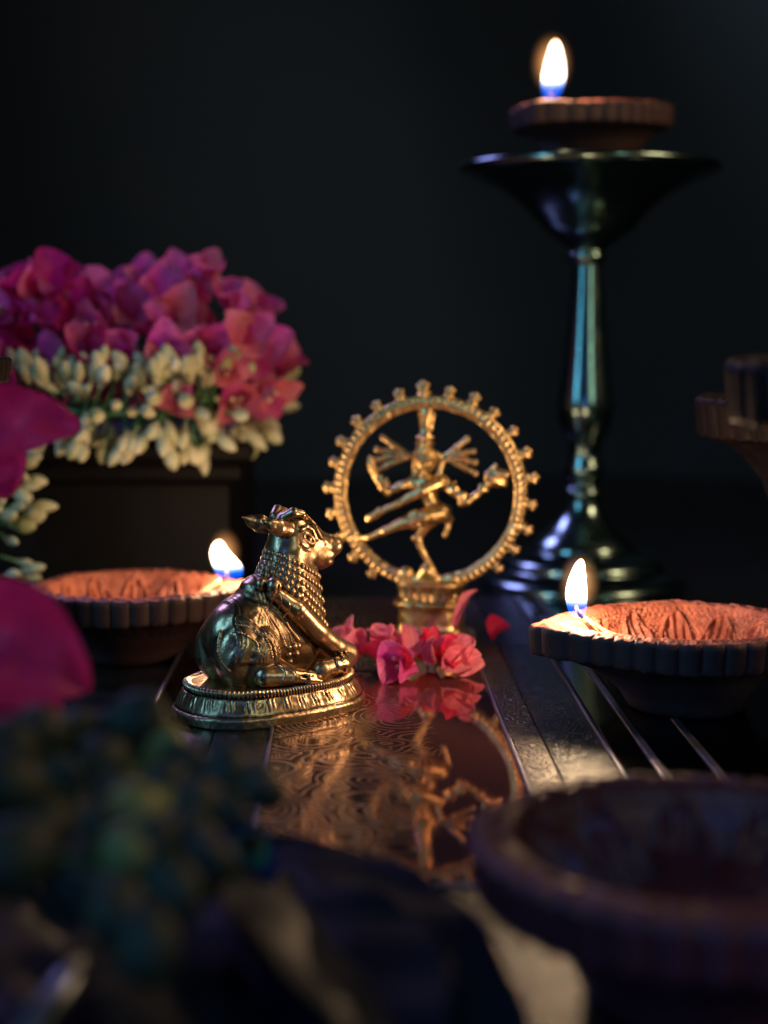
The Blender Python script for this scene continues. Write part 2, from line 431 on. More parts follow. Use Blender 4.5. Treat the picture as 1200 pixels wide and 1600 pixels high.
lid = rbox(-9.6, 9.6, -5.5, 5.5, 3.7, 4.35, 0.16); lid.build('lid', M['wood'], bx, False)
rbox(-9.2, 9.2, -5.1, 5.1, 3.0, 3.7, 0.2).build('moulding', M['wood'], bx, False)

# ------------------------------------------------------------------ tray
tr = thing('engraved_tray', 'engraved metal tray with reddish mirror panel and silver inlaid lines under the brass statuettes', 'tray', (1.9, 36, -0.2), (0, 0, math.radians(1.44)))
def slab(name, x0, x1, y0, y1, mat, z1=0.2, z0=0.0):
    b = rbox(x0, x1, y0, y1, z0, z1, 0.03); return b.build(name, mat, tr, False)
YF, YB = -12.55, 13.5
slab('mirror_panel', -4.4, 0.66, YF, YB, M['mirror'])
slab('edge_strip', 0.67, 0.75, YF, YB, M['silver'], 0.225)
slab('border_band', 0.76, 1.42, YF, YB, M['border'])
slab('pebbled_band', 1.43, 2.66, YF, YB, M['pebbled'], 0.195)
slab('edge_strip', 2.67, 2.76, YF, YB, M['silver'], 0.215)
slab('dark_band', 2.77, 3.42, YF, YB, M['smoothdark'])
slab('edge_strip', 3.43, 3.60, YF, YB, M['silver'], 0.215)
slab('dark_band', 3.61, 4.54, YF, YB, M['smoothdark'])
slab('edge_strip', 4.55, 4.73, YF, YB, M['silver'], 0.215)
slab('dark_band', 4.74, 8.2, YF, YB, M['smoothdark'])
slab('edge_strip', -4.50, -4.41, YF, YB, M['silver'], 0.225)
slab('border_band', -5.7, -4.51, YF, YB, M['pebbled'])
slab('edge_strip', -7.40, -7.30, YF, YB, M['silver'], 0.225)
slab('dark_band', -7.29, -5.71, YF, YB, M['smoothdark'])
slab('edge_strip', -7.40, 8.2, YF - 0.13, YF - 0.005, M['silver'], 0.24)
slab('front_band', -7.40, 8.2, YF - 5.5, YF - 0.135, M['pebbled'])

# ------------------------------------------------------------------ clay lamps
def make_diya(mat, seed=0, Nt=720):
    R = 2.8
    prof = [(0.0, 0.0), (0.9, 0.0), (1.28, 0.0), (1.36, 0.06), (1.5, 0.42), (1.85, 0.90), (2.25, 1.20), (2.55, 1.29), (2.64, 1.31),
            (2.68, 1.35), (2.70, 1.46), (2.72, 1.66), (2.74, 1.86), (2.74, 1.95), (2.68, 2.0), (2.55, 2.02), (2.40, 2.02), (2.28, 2.0), (2.20, 1.93),
            (2.12, 1.78), (1.98, 1.50), (1.70, 1.20), (1.25, 1.0), (0.7, 0.93), (0.0, 0.92)]
    P = []
    for i in range(len(prof) - 1):
        a, b = prof[i], prof[i + 1]; L = math.hypot(b[0] - a[0], b[1] - a[1])
        k = max(1, int(L / (0.045 if a[1] > 1.0 else 0.12)))
        for j in range(k): P.append((a[0] + (b[0] - a[0]) * j / k, a[1] + (b[1] - a[1]) * j / k, i + j / k))
    P.append((0.0, 0.92, len(prof) - 1.0))
    P = np.array(P); m = len(P)
    th = np.linspace(0, 2 * PI, Nt, endpoint=False)[:, None]
    r = P[:, 0][None, :]; z = P[:, 1][None, :]; q = P[:, 2][None, :]
    d = np.minimum(th, 2 * PI - th)
    ext = 1.0 * np.exp(-(d / 0.36) ** 1.35)
    w = np.clip((r - 1.3) / 1.3, 0, 1) ** 1.2
    w = np.where(q > 17, np.clip((r - 1.9) / 0.5, 0, 1) ** 1.0 * 0.85, w)
    w = np.where((q > 8), np.where(q <= 17, 1.0, w), w)
    nr = 34
    rib = np.abs(np.cos(nr * th / 2)) ** 0.35
    band = ((q >= 8.0) & (q <= 14.0)).astype(float)
    lowlip = np.clip((q - 7.2) / 1.2, 0, 1) * (q <= 8.0)
    rr = r + (band + lowlip) * (0.13 * rib - 0.09) + 0 * th
    rr = np.where((q > 14) & (q <= 16), rr + (0.04 * rib - 0.03) * (16 - q) / 2, rr)
    zz = z + 0 * th
    # relief on the rim: curls that follow the ribs
    rim = np.exp(-((q - 15.6) / 1.1) ** 2)
    ph = nr * th / 2
    curl = np.sin(2 * ph + (q - 15.5) * 2.4)
    zz = zz + rim * (0.035 * np.sign(curl) * np.abs(curl) ** 0.5) * (q > 13.6)
    zz = zz + np.exp(-((q - 17.0) / 0.35) ** 2) * 0.03
    # carved pointed leaves around the inside
    s = np.clip((q - 18.2) / 4.2, 0, 1)
    cell = ((th * 11 / (2 * PI) + 0.5) % 1.0 - 0.5) * 2
    edge = 0.92 - 0.80 * (1 - np.abs(cell) ** 1.5)
    inside = (s > edge)
    ridge = np.exp(-((s - edge) / 0.055) ** 2)
    veins = np.sin(cell * 16) * inside * (s < 0.95)
    seeds = (~inside) * np.sin(th * 90) * np.sin(s * 55)
    carve = (0.11 * ridge + 0.045 * veins + 0.035 * seeds) * ((q > 18.2) & (q < 22.6))
    rr = rr - carve * 0.8; zz = zz + carve * 0.6
    rr = rr + w * ext * (R / 2.8)
    # droop and thickness of the lip
    zz = zz + 0.10 * ext * (q > 8) * (rr > 2.3) * 0.0
    X = rr * np.cos(th); Y = rr * np.sin(th)
    V = np.stack([X, Y, zz], -1).reshape(-1, 3)
    # hand-made unevenness and grit
    rs = np.random.default_rng(seed)
    for i in range(len(V)):
        p = V[i]
        n1 = mnoise.noise((p[0] * 0.9 + seed, p[1] * 0.9, p[2]))
        g = mnoise.noise((p[0] * 7 + seed, p[1] * 7, p[2] * 7)); g2 = mnoise.noise((p[0] * 17, p[1] * 17, p[2] * 17 + seed))
        V[i, 0] += 0.05 * n1 * p[0] / 2.8; V[i, 1] += 0.05 * n1 * p[1] / 2.8; V[i, 2] += (0.03 * g + 0.02 * g2 + 0.04 * n1) * (p[2] > 0.9)
    f = []
    for i in range(Nt):
        for j in range(m - 1):
            a = i * m + j; b = ((i + 1) % Nt) * m + j
            f.append((a, b, b + 1, a + 1))
    me = mesh('clay_bowl', V, f, mat); me.materials.append(M['clay_shaded'])  # second slot: outer side with its shade painted in
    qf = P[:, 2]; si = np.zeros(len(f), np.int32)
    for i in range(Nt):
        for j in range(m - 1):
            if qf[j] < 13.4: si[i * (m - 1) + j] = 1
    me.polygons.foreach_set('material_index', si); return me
ME_DIYA = make_diya(M['clay'], 1); ME_DIYA2 = ME_DIYA.copy(); ME_DIYA2.materials[0] = M['dark_clay']; ME_DIYA2.materials[1] = M['dark_clay']; ME_DIYA3 = ME_DIYA.copy(); ME_DIYA3.materials[0] = M['clay_deep_shade']; ME_DIYA3.materials[1] = M['clay_deep_shade']

def flame_mat():
    m = N('flame'); t = m.t; v = m.coord(kind='Generated')
    sep = m.n('ShaderNodeSeparateXYZ'); m.l(v, sep.inputs[0])
    col = m.ramp(sep.outputs[2], [(0.0, (0.0, 0.08, 0.9)), (0.20, (0.0, 0.16, 1.0)), (0.27, (0.35, 0.50, 1.0)), (0.36, (1.0, 0.80, 0.62)), (0.9, (1.0, 0.76, 0.52)), (1.0, (1.0, 0.55, 0.25))])
    st = m.ramp(sep.outputs[2], [(0.0, 0.10), (0.20, 0.16), (0.28, 0.36), (0.4, 1.0), (0.9, 1.0), (1.0, 0.5)])
    em = m.n('ShaderNodeEmission'); m.l(col, em.inputs[0]); m.l(m.math('MULTIPLY', st, 4.0), em.inputs[1])
    tp = m.n('ShaderNodeBsdfTransparent'); ad = m.n('ShaderNodeAddShader'); m.l(em.outputs[0], ad.inputs[0]); m.l(tp.outputs[0], ad.inputs[1])
    m.l(ad.outputs[0], m.out.inputs[0]); t.nodes.remove(m.b); return m.m
def halo_mat():  # added emissive volume imitating a lens halo around the flame
    m = N('lens_halo'); t = m.t; v = m.coord()
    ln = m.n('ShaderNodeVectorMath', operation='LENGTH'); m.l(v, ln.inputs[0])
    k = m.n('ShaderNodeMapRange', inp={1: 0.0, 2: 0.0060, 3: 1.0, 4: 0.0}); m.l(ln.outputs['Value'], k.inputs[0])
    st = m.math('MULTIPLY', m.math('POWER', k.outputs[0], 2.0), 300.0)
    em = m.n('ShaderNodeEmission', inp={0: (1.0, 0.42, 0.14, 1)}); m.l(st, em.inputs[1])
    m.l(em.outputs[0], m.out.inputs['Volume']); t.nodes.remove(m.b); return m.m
M['flame'] = flame_mat(); M['halo'] = halo_mat()
fp = smoothprof([(0.0, 0.0), (0.10, 0.02), (0.175, 0.12), (0.215, 0.32), (0.225, 0.52), (0.195, 0.76), (0.145, 0.98), (0.10, 1.13), (0.055, 1.21), (0.0, 1.25)], 6)
fp = [(max(0, a), b) for a, b in fp]
fv, ff = revolve(fp, 40)
fv_r = [(x + 0.035 * z * z - 0.05 * math.sin(z * 2.4) - 0.02, y + 0.03 * math.sin(z * 3), z) for x, y, z in fv]
fv_t = [(x * (1.05 - 0.05 * z) + 0.10 * math.sin(z * 1.3) - 0.02, y, z * 0.97) for x, y, z in fv]
ME_FLAME = mesh('flame', fv_r, ff, M['flame']); ME_FLAME3 = mesh('flame', fv_t, ff, M['flame'])
# the left flame leans and is broader, its tip pulled to one side
fv2 = [(x * (1.75 - 0.35 * z) - 0.09 * z + 0.06 * math.sin(z * 5) + 0.10 * (1 - z), y * 1.3, z * 0.84 + 0.05 * math.cos(x * 9) * (z < 0.3)) for x, y, z in fv]
ME_FLAME2 = mesh('flame', fv2, ff, M['flame'])
gv = MB().ball((0, 0, 0), 0.6, 28, 18); ME_HALO = mesh('halo', gv.v, gv.f, M['halo'])

FLAME_W = 0.115
def wick_mesh(L=1.25):
    b = MB(); pts = []; rad = []
    for i in range(15):
        t = i / 14; x = 1.25 + L * t; z = 1.42 + 0.72 * t - 0.15 * math.sin(t * PI)
        pts.append((x, 0.03 * math.sin(9 * t), z)); rad.append(0.045 + 0.15 * (1 - t) ** 0.8 * (0.4 + 0.6 * min(1, t * 5)))
    b.tube(pts, rad, 12, flat=1.5)
    for k in range(4):
        a = 2 * PI * k / 4
        b.tube([(p[0], p[1] + (r * 1.2) * math.cos(a + i * .25), p[2] + r * .9 * math.sin(a + i * .25)) for i, (p, r) in enumerate(zip(pts, rad))], [r * 0.35 for r in rad], 6)
    return mesh('wick', b.v, b.f, M['wick']), pts[-1]
ME_WICK, WTIP = wick_mesh()
tb = MB()
for k in range(5):
    a = 2 * PI * k / 5
    tb.tube([(WTIP[0] - 0.02, WTIP[1], WTIP[2] - 0.02), (WTIP[0] + 0.10, 0.04 * math.cos(a), WTIP[2] + 0.10 + 0.04 * math.sin(a)), (WTIP[0] + 0.16 + 0.05 * k / 5, 0.07 * math.cos(a), WTIP[2] + 0.26 + 0.04 * math.sin(a))], [0.045, 0.03, 0.012], 6)
ME_TIP = mesh('burnt_tip', tb.v, tb.f, M['wick_burnt'])

def diya(label, loc, yaw, scl=1.0, lit=True, dark=False, tilt=(0, 0), flame2=False, power=1.0, group=None, fscale=1.0, mirror=False):
    t = thing('clay_oil_lamp', label, 'oil lamp', loc, (tilt[0], tilt[1], yaw), group, scl)
    link('bowl', (ME_DIYA, ME_DIYA2, ME_DIYA3)[int(dark)], t)
    if lit:
        w = link('wick', ME_WICK, t); link('burnt_tip', ME_TIP, w)
        f = link('flame', (None, ME_FLAME2, ME_FLAME3)[flame2] if flame2 else ME_FLAME, t, (WTIP[0] + 0.10, 0, WTIP[2] + 0.0), (0, 0, -yaw), fscale / scl)
        link('halo', ME_HALO, f, (0.0, 0, 0.72), None, (0.8, 0.8, 1.15))
        l = bpy.data.lights.new('flame_light', 'POINT'); l.energy = FLAME_W * power; l.color = (1.0, 0.64, 0.36); l.shadow_soft_size = 0.22 * CM
        lo = bpy.data.objects.new('flame_light', l); COL.objects.link(lo); lo.parent = f; lo.location = (0, 0, 0.0062)
    return t

# right lamp: bowl centre at (7.0, 35), lip towards the left and slightly forward
diya('lit terracotta oil lamp on the tray right of the ring statuette', (7.10, 35.0, 0.0), math.radians(180 + 6), 1.0, True, power=1.0, fscale=1.12)
diya('lit terracotta oil lamp behind the seated brass bull, flame by the bull', (-6.95, 41.3, -0.2), math.radians(-2), 1.0, True, flame2=1, power=0.6, fscale=1.08)

# ------------------------------------------------------------------ tall lamp stand
SX, SY = at(912, 800, 52.6).x, 52.6
k_ = 52.6 / math.cos(PITCH) / F_PX       # cm per pixel at that distance
def sz(v): return at(912, v, SY).z
pr = [(0, 915), (60, 917), (150, 918), (158, 914), (160, 905), (152, 896), (138, 890), (128, 884), (126, 876), (118, 868), (100, 862), (84, 858), (80, 850), (70, 838), (52, 822), (38, 806), (30, 792), (27, 782),
      (30, 776), (31, 768), (27, 761), (25, 757), (26, 750), (30, 742), (31, 732), (28, 722), (25, 712), (25, 702), (27, 690), (36, 672), (43, 650), (44, 630), (40, 600), (35, 560), (30, 510), (26, 460), (24, 425), (24, 412), (29, 407), (30, 400), (27, 394),
      (28, 390), (45, 378), (66, 362), (84, 342), (104, 322), (132, 302), (168, 284), (188, 275), (196, 271), (200, 264), (197, 258), (190, 258), (184, 264), (150, 268), (90, 276), (0, 280)]
sp = thing('lamp_stand', 'tall dark polished brass pedestal lamp with wide dish, rear right', 'lamp stand', (SX, SY, -0.2))
zb = sz(918)
P3 = [(r * k_, sz(v) - zb) for r, v in pr]
iw = 37
def seg(a, b, name):
    p = smoothprof(P3[a:b], 5); p = [(max(0, x), z) for x, z in p]
    v, f = revolve(p, 96); return obj(name, v, f, M['brass_lamp'], sp)
seg(0, 18, 'foot'); seg(17, 41, 'stem'); seg(40, len(P3), 'dish')  # noqa
top_z = P3[-1][1] - 0.2
diya('lit clay oil lamp standing in the dish of the tall brass stand', (SX + 0.1, SY, top_z + 0.32), math.radians(180 + 52), 0.98, True, tilt=(0, math.radians(2)), power=0.7, fscale=1.55, flame2=2)

# ------------------------------------------------------------------ unlit lamps at the edges, on pedestals out of frame
def pedestal(label, x, y, h, r=1.3):
    p = thing('brass_pedestal', label, 'pedestal', (x, y, -0.2))
    v, f = revolve([(0, 0), (r * 1.5, 0), (r * 1.5, 0.2), (r * 1.1, 0.4), (r * 0.5, 0.8), (r * 0.4, h * 0.5), (r * 0.5, h - 0.5), (r, h - 0.15), (r, h), (0, h)], 48)
    obj('column', v, f, M['brass_lamp'], p)
z1 = at(1127, 565, 26).z
diya('shaded clay lamp cropped by the right edge, nearer of the raised pair', (10.05, 26, z1 - 3.0), math.radians(-60), 1.5, False, 2)
pedestal('short brass pedestal under the nearer raised clay lamp', 9.95, 26, z1 - 2.8, 1.1)
z2 = at(1060, 622, 40).z
diya('shaded clay lamp at the right edge, farther of the raised pair', (12.1, 40, z2 - 2.8), math.radians(-20), 1.4, False, 2)
pedestal('short brass pedestal under the farther raised clay lamp', 12.1, 40, z2 - 2.6, 1.1)
z3 = at(5, 560, 36).z
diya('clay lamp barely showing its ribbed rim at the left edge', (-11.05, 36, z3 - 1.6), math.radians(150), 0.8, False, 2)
pedestal('brass pedestal under the small clay lamp at left', -11.05, 36, z3 - 1.4, 0.8)
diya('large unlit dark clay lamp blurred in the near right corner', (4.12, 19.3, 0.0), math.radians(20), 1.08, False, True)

# ------------------------------------------------------------------ seated bull
def make_bull():
    t = thing(scl=(0.965, 0.965, 1.03), *('bull_statuette', 'antique brass seated bull with beaded collar on oval stepped base', 'statuette', (-2.66, 34.75, 0), (0, 0, math.radians(36))))
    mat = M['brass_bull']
    # base
    a0, b0 = 2.42, 1.70
    prof = [(0.0, 0.0), (0.9, 0.0), (1.0, 0.0), (1.005, 0.03), (1.005, 0.20), (0.985, 0.25), (0.965, 0.27), (0.965, 0.30), (0.96, 0.33), (0.925, 0.48), (0.895, 0.60), (0.885, 0.63),
            (0.875, 0.635), (0.873, 0.66), (0.885, 0.70), (0.885, 0.76), (0.865, 0.81), (0.84, 0.82), (0.825, 0.79), (0.80, 0.78), (0.5, 0.80), (0.0, 0.80)]
    P = []
    for i in range(len(prof) - 1):
        a, b = prof[i], prof[i + 1]; L = math.hypot((b[0] - a[0]) * 2.1, b[1] - a[1]); k = max(1, int(L / 0.03)) if i > 2 else 2
        for j in range(k): P.append((a[0] + (b[0] - a[0]) * j / k, a[1] + (b[1] - a[1]) * j / k, i + j / k))
    P.append((0.0, 0.80, 21.0)); m_ = len(P); NT = 900; V = []
    for i in range(NT):
        th = 2 * PI * i / NT
        c, s_ = math.cos(th), math.sin(th)
        e = 2.35; rr = (abs(c / a0) ** e + abs(s_ / b0) ** e) ** (-1 / e)
        for (r, z, q) in P:
            R_ = r * rr; dz = 0; dr = 0
            if 13 <= q <= 17.5:
                dr = 0.030 * abs(math.sin(th * 62 + (z - 0.7) * 6)) - 0.018; dz = dr * 0.8 * (z > 0.74)
            elif 8.0 <= q <= 11:
                u = (q - 8) / 3; cell = (th * 26 / (2 * PI)) % 1
                dr = 0.010 * math.sin(cell * 2 * PI * 1) * math.sin(u * PI) + (0.013 * math.sin(cell * 2 * PI * 4 + 6 * u) if cell < 0.55 else 0) * math.sin(u * PI)
            nz = mnoise.noise((c * rr * 2.2, s_ * rr * 2.2, z * 3)); n2 = mnoise.noise((c * rr * 9, s_ * rr * 9, z * 9))
            dr += 0.022 * nz + 0.010 * n2
            R_ += dr if r > 0.5 else 0
            V.append((R_ * c, R_ * s_, z * 0.96 + dz + (0.02 * nz if z > 0.1 else 0)))
    Fb = []
    for i in range(NT):
        for j in range(m_ - 1):
            a = i * m_ + j; b = ((i + 1) % NT) * m_ + j; Fb.append((a, b, b + 1, a + 1))
    obj('base', V, Fb, mat, t)
    # body
    B = Vol((-2.4, -1.65, 0.6), (2.45, 1.65, 5.0), 0.03)
    E_ = B.ell; C_ = B.cap
    E_((-0.50, 0, 1.85), (1.20, 0.78, 0.96), 0.1)
    for sy in (-1, 1):
        E_((-0.98, 0.46 * sy, 1.55), (0.76, 0.52, 0.80), 0.08)         # haunch
        E_((-0.72, 0.76 * sy, 1.48), (0.50, 0.34, 0.68), 0.03, Euler((0, 0.35, 0)))
    E_((-1.0, 0, 1.95), (0.68, 0.62, 0.68), 0.12)
    # cut the haunch fold behind the thigh
    B.path([(-1.20, -1.30, 2.02), (-1.55, -1.18, 1.85), (-1.66, -1.12, 1.45), (-1.50, -1.15, 1.05)], [0.04, 0.07, 0.08, 0.05], 0.04, 'cut')
    B.path([(-1.15, -1.3, 2.15), (-0.75, -1.32, 2.0), (-0.45, -1.28, 1.65), (-0.42, -1.25, 1.25)], [0.03, 0.05, 0.05, 0.03], 0.03, 'cut')
    # chest, neck, dewlap, hump
    E_((0.45, 0, 1.75), (0.95, 0.70, 1.0), 0.2)
    C_((0.38, 0, 2.5), (0.50, 0, 3.65), 0.76, 0.53, 0.2)
    C_((0.92, 0, 3.12), (1.10, 0, 1.75), 0.42, 0.45, 0.2)
    E_((-0.28, 0, 2.72), (0.50, 0.46, 0.46), 0.12)
    # head
    E_((0.64, 0, 4.08), (0.56, 0.47, 0.52), 0.12, Euler((0, 0.35, 0)))
    C_((0.85, 0, 3.92), (1.66, 0, 3.69), 0.43, 0.28, 0.12)
    E_((1.80, 0, 3.71), (0.27, 0.33, 0.26), 0.06)
    C_((0.75, 0, 3.55), (1.50, 0, 3.34), 0.34, 0.17, 0.08)
    E_((1.62, 0, 3.35), (0.20, 0.24, 0.13), 0.05)
    E_((1.62, 0, 3.52), (0.26, 0.27, 0.17), 0.05)
    C_((1.1, 0, 3.62), (1.5, 0, 3.50), 0.34, 0.26, 0.08)
    for sy in (-1, 1):
        C_((0.55, 0.25 * sy, 3.78), (0.98, 0.22 * sy, 3.56), 0.28, 0.20, 0.1)      # cheek
        # ears
        B.path([(0.30, 0.34 * sy, 4.22), (0.04, 0.42 * sy, 4.28), (-0.20, 0.46 * sy, 4.36), (-0.44, 0.44 * sy, 4.47)], [0.17, 0.20, 0.13, 0.025], 0.06, fy=0.75)
        B.path([(0.10, 0.64 * sy, 4.28), (-0.10, 0.64 * sy, 4.34), (-0.34, 0.56 * sy, 4.44)], [0.05, 0.07, 0.02], 0.03, 'cut')
        # horns hugging the crown
        B.path([(0.30, 0.22 * sy, 4.46), (0.48, 0.36 * sy, 4.58), (0.72, 0.38 * sy, 4.52), (0.88, 0.27 * sy, 4.42)], [0.12, 0.12, 0.09, 0.05], 0.03)
        # eye: raised almond, ring, pupil
        B.ell((0.86, 0.42 * sy, 3.97), (0.25, 0.09, 0.135), 0.015, Euler((0, 0.62, 0)))
        B.ell((0.86, 0.50 * sy, 3.97), (0.17, 0.05, 0.062), 0.01, Euler((0, 0.62, 0)), 'cut')
        B.ell((0.88, 0.460 * sy, 3.96), (0.06, 0.03, 0.045), 0.01, Euler((0, 0.62, 0)))
        B.path([(0.60, 0.50 * sy, 4.12), (0.56, 0.53 * sy, 3.90), (0.70, 0.50 * sy, 3.76), (0.95, 0.46 * sy, 3.70)], 0.035, 0.02, 'cut')
        B.path([(1.30, 0.36 * sy, 3.95), (1.16, 0.42 * sy, 3.78), (1.10, 0.42 * sy, 3.60)], 0.03, 0.02, 'cut')
        # brow band and forehead plate
        B.path([(0.62, 0.47 * sy, 4.20), (0.80, 0.46 * sy, 4.26), (1.00, 0.40 * sy, 4.16), (1.12, 0.39 * sy, 3.94)], 0.045, 0.02)
        B.path([(0.92, 0.24 * sy, 4.46), (1.12, 0.30 * sy, 4.26), (1.28, 0.34 * sy, 3.95)], 0.05, 0.02)
        B.path([(1.28, 0.34 * sy, 3.95), (1.34, 0.18 * sy, 4.10), (1.36, 0.0, 4.16)], 0.05, 0.02)
        for q in range(5):
            B.path([(1.00 + q * 0.05, 0.42 * sy, 4.26 - q * 0.07), (1.10 + q * 0.045, 0.38 * sy, 4.28 - q * 0.07)], 0.022, 0.01, 'cut')
        # nostril, mouth
        B.ell((1.97, 0.21 * sy, 3.74), (0.06, 0.05, 0.04), 0.02, None, 'cut')
        B.path([(2.0, 0.0, 3.45), (1.86, 0.24 * sy, 3.44), (1.62, 0.30 * sy, 3.42), (1.42, 0.36 * sy, 3.44)], 0.036, 0.012, 'cut')
        B.path([(1.42, 0.32 * sy, 3.82), (1.48, 0.33 * sy, 3.68), (1.42, 0.34 * sy, 3.56)], 0.025, 0.02, 'cut')
        # forelimb: long ridge from shoulder down to the folded knee
        B.path([(-0.20, 0.58 * sy, 2.86), (0.30, 0.72 * sy, 2.45), (0.95, 0.68 * sy, 1.85), (1.55, 0.58 * sy, 1.42), (1.92, 0.50 * sy, 1.22)], [0.17, 0.24, 0.24, 0.25, 0.27], 0.05)
        # folded shank and hoof under the chest
        B.path([(1.92, 0.55 * sy, 1.14), (1.45, 0.95 * sy, 1.10), (0.95, 1.08 * sy, 1.10)], [0.22, 0.22, 0.19], 0.04)
        B.ell((0.78, 1.12 * sy, 1.08), (0.24, 0.20, 0.22), 0.03)
        B.path([(1.62, 0.72 * sy, 1.38), (1.58, 0.98 * sy, 1.28), (1.62, 1.08 * sy, 1.02)], 0.03, 0.02, 'cut')
        B.path([(1.42, 0.80 * sy, 1.36), (1.36, 1.10 * sy, 1.24), (1.40, 1.16 * sy, 1.0)], 0.03, 0.02, 'cut')
        B.path([(1.18, 0.90 * sy, 1.34), (1.12, 1.20 * sy, 1.20), (1.16, 1.26 * sy, 0.98)], 0.03, 0.02, 'cut')
        # hind foot
        B.path([(-0.75, 1.00 * sy, 1.12), (-0.15, 1.22 * sy, 1.08), (0.35, 1.30 * sy, 1.0)], [0.26, 0.20, 0.16], 0.04)
        B.path([(0.30, 1.30 * sy, 1.04), (0.62, 1.26 * sy, 0.96)], [0.13, 0.05], 0.02)
        B.path([(0.20, 1.40 * sy, 0.98), (0.55, 1.42 * sy, 0.92)], [0.11, 0.05], 0.02)
        B.path([(0.02, 1.40 * sy, 1.10), (0.60, 1.38 * sy, 0.96)], 0.03, 0.015, 'cut')
        B.path([(-0.25, 1.42 * sy, 1.22), (0.20, 1.46 * sy, 1.0)], 0.022, 0.015, 'cut')
    # saddle cloth: a raised band over the back with ribbed edges
    sl, X, Y, Z = B.sub((-1.7, -1.6, 1.2), (0.6, 1.6, 3.4), 0)
    u = X + 0.28 * (2.4 - Z) + 0.05 * np.sin(Z * 9)              # slanted coordinate
    e1, e2 = -1.30, -0.42
    mk = 1 / (1 + np.exp(-(u - e1) * 60)) * 1 / (1 + np.exp((u - e2) * 60)) * (1 / (1 + np.exp(-(Z - 1.45) * 60)))
    B.F[sl] -= (0.045 * mk).astype(np.float32)
    for e in (e1 + 0.07, e1 + 0.16, e2 - 0.07, e2 - 0.16, e2 - 0.25):
        B.F[sl] += (0.020 * np.exp(-((u - e) / 0.018) ** 2) * mk).astype(np.float32)
    hh = np.sin((Z + 0.3 * X) * 26) * np.exp(-((u - (e2 - 0.40)) / 0.09) ** 2) * mk
    B.F[sl] += (0.012 * hh).astype(np.float32)
    # ropes over the shoulder and flank
    def rope(pts, rad, n):
        out = []
        for a, b in zip(pts[:-1], pts[1:]):
            for i in range(n): out.append(tuple(a[k] + (b[k] - a[k]) * i / n for k in range(3)))
        return out
    orn = MB()
    def beads(line, size, org):
        for (p) in line:
            o = (org[0], 0, org[1]); d = (p[0] - o[0], p[1], p[2] - o[2])
            h = B.shoot(o, d, 1.9); nn = B.normal(h)
            R = Vector(nn).to_track_quat('Z', 'X').to_matrix()
            orn.ball(tuple(h + nn * size * 0.15), (size, size * 1.15, size * 0.7), 8, 6, R)
    beads(rope([(-0.25, -1.0, 3.0), (0.05, -1.0, 2.5), (0.35, -1.0, 2.05), (0.70, -1.0, 1.65)], 0, 9), 0.045, (-0.3, 1.9))
    beads(rope([(-0.45, -1.0, 2.9), (-0.20, -1.0, 2.35), (0.05, -1.0, 1.85), (0.25, -1.0, 1.5)], 0, 9), 0.04, (-0.5, 1.9))
    beads(rope([(-1.5, -1.0, 2.6), (-1.1, -1.0, 2.35), (-0.75, -1.0, 2.0), (-0.6, -1.0, 1.5)], 0, 9), 0.035, (-0.9, 1.7))
    for (x, z, s_) in ((0.38, 1.62, 0.11), (0.24, 1.45, 0.09), (0.52, 1.44, 0.10), (0.40, 1.27, 0.09), (0.20, 1.62, 0.07), (0.55, 1.62, 0.07)):
        h = B.shoot((-0.2, 0, z), (x + 0.2, -0.9, 0), 1.9); orn.ball(tuple(h), (s_, s_, s_ * 0.9), 12, 9)
    def cord(pts, r, org, n=14):
        out = []; sm_ = smoothprof(pts, n)
        for q in sm_:
            h = B.shoot((org[0], 0, org[1]), (q[0] - org[0], q[1], q[2] - org[1]), 2.0); out.append(tuple(h))
        orn.tube(out, r, 8)
    cord([(-1.75, -0.55, 2.35), (-2.0, -0.75, 1.9), (-2.0, -0.9, 1.45), (-1.75, -1.1, 1.1)], 0.055, (-1.1, 1.7))
    cord([(-1.35, -0.7, 2.6), (-0.95, -1.1, 2.35), (-0.55, -1.2, 1.9), (-0.42, -1.2, 1.4), (-0.5, -1.2, 1.1)], 0.045, (-0.95, 1.65))
    cord([(-1.2, -0.7, 2.75), (-0.8, -1.1, 2.45), (-0.42, -1.2, 1.95), (-0.28, -1.2, 1.4), (-0.35, -1.2, 1.1)], 0.03, (-0.9, 1.7))
    cord([(-1.5, -0.9, 2.3), (-1.2, -1.2, 2.2), (-0.95, -1.2, 1.95), (-0.95, -1.2, 1.7)], 0.04, (-1.1, 1.65))
    for k in range(6):
        x_ = -0.62 + 0.13 * k
        cord([(x_ - 0.1, -0.7, 2.85), (x_ + 0.12, -1.0, 2.4), (x_ + 0.34, -1.0, 1.9), (x_ + 0.46, -1.0, 1.5)], 0.016 + 0.006 * (k % 2), (-0.4, 1.8), 10)
    for k in range(9):
        u_ = k / 8; a_ = (-0.52 + 0.30 * u_, -1.1, 2.05 - 0.75 * u_)
        cord([a_, (a_[0] + 0.12, -1.1, a_[2] + 0.04), (a_[0] + 0.22, -1.1, a_[2])], 0.02, (-0.5, 1.7), 5)
    # collar: six tilted rows of beads
    col = MB()
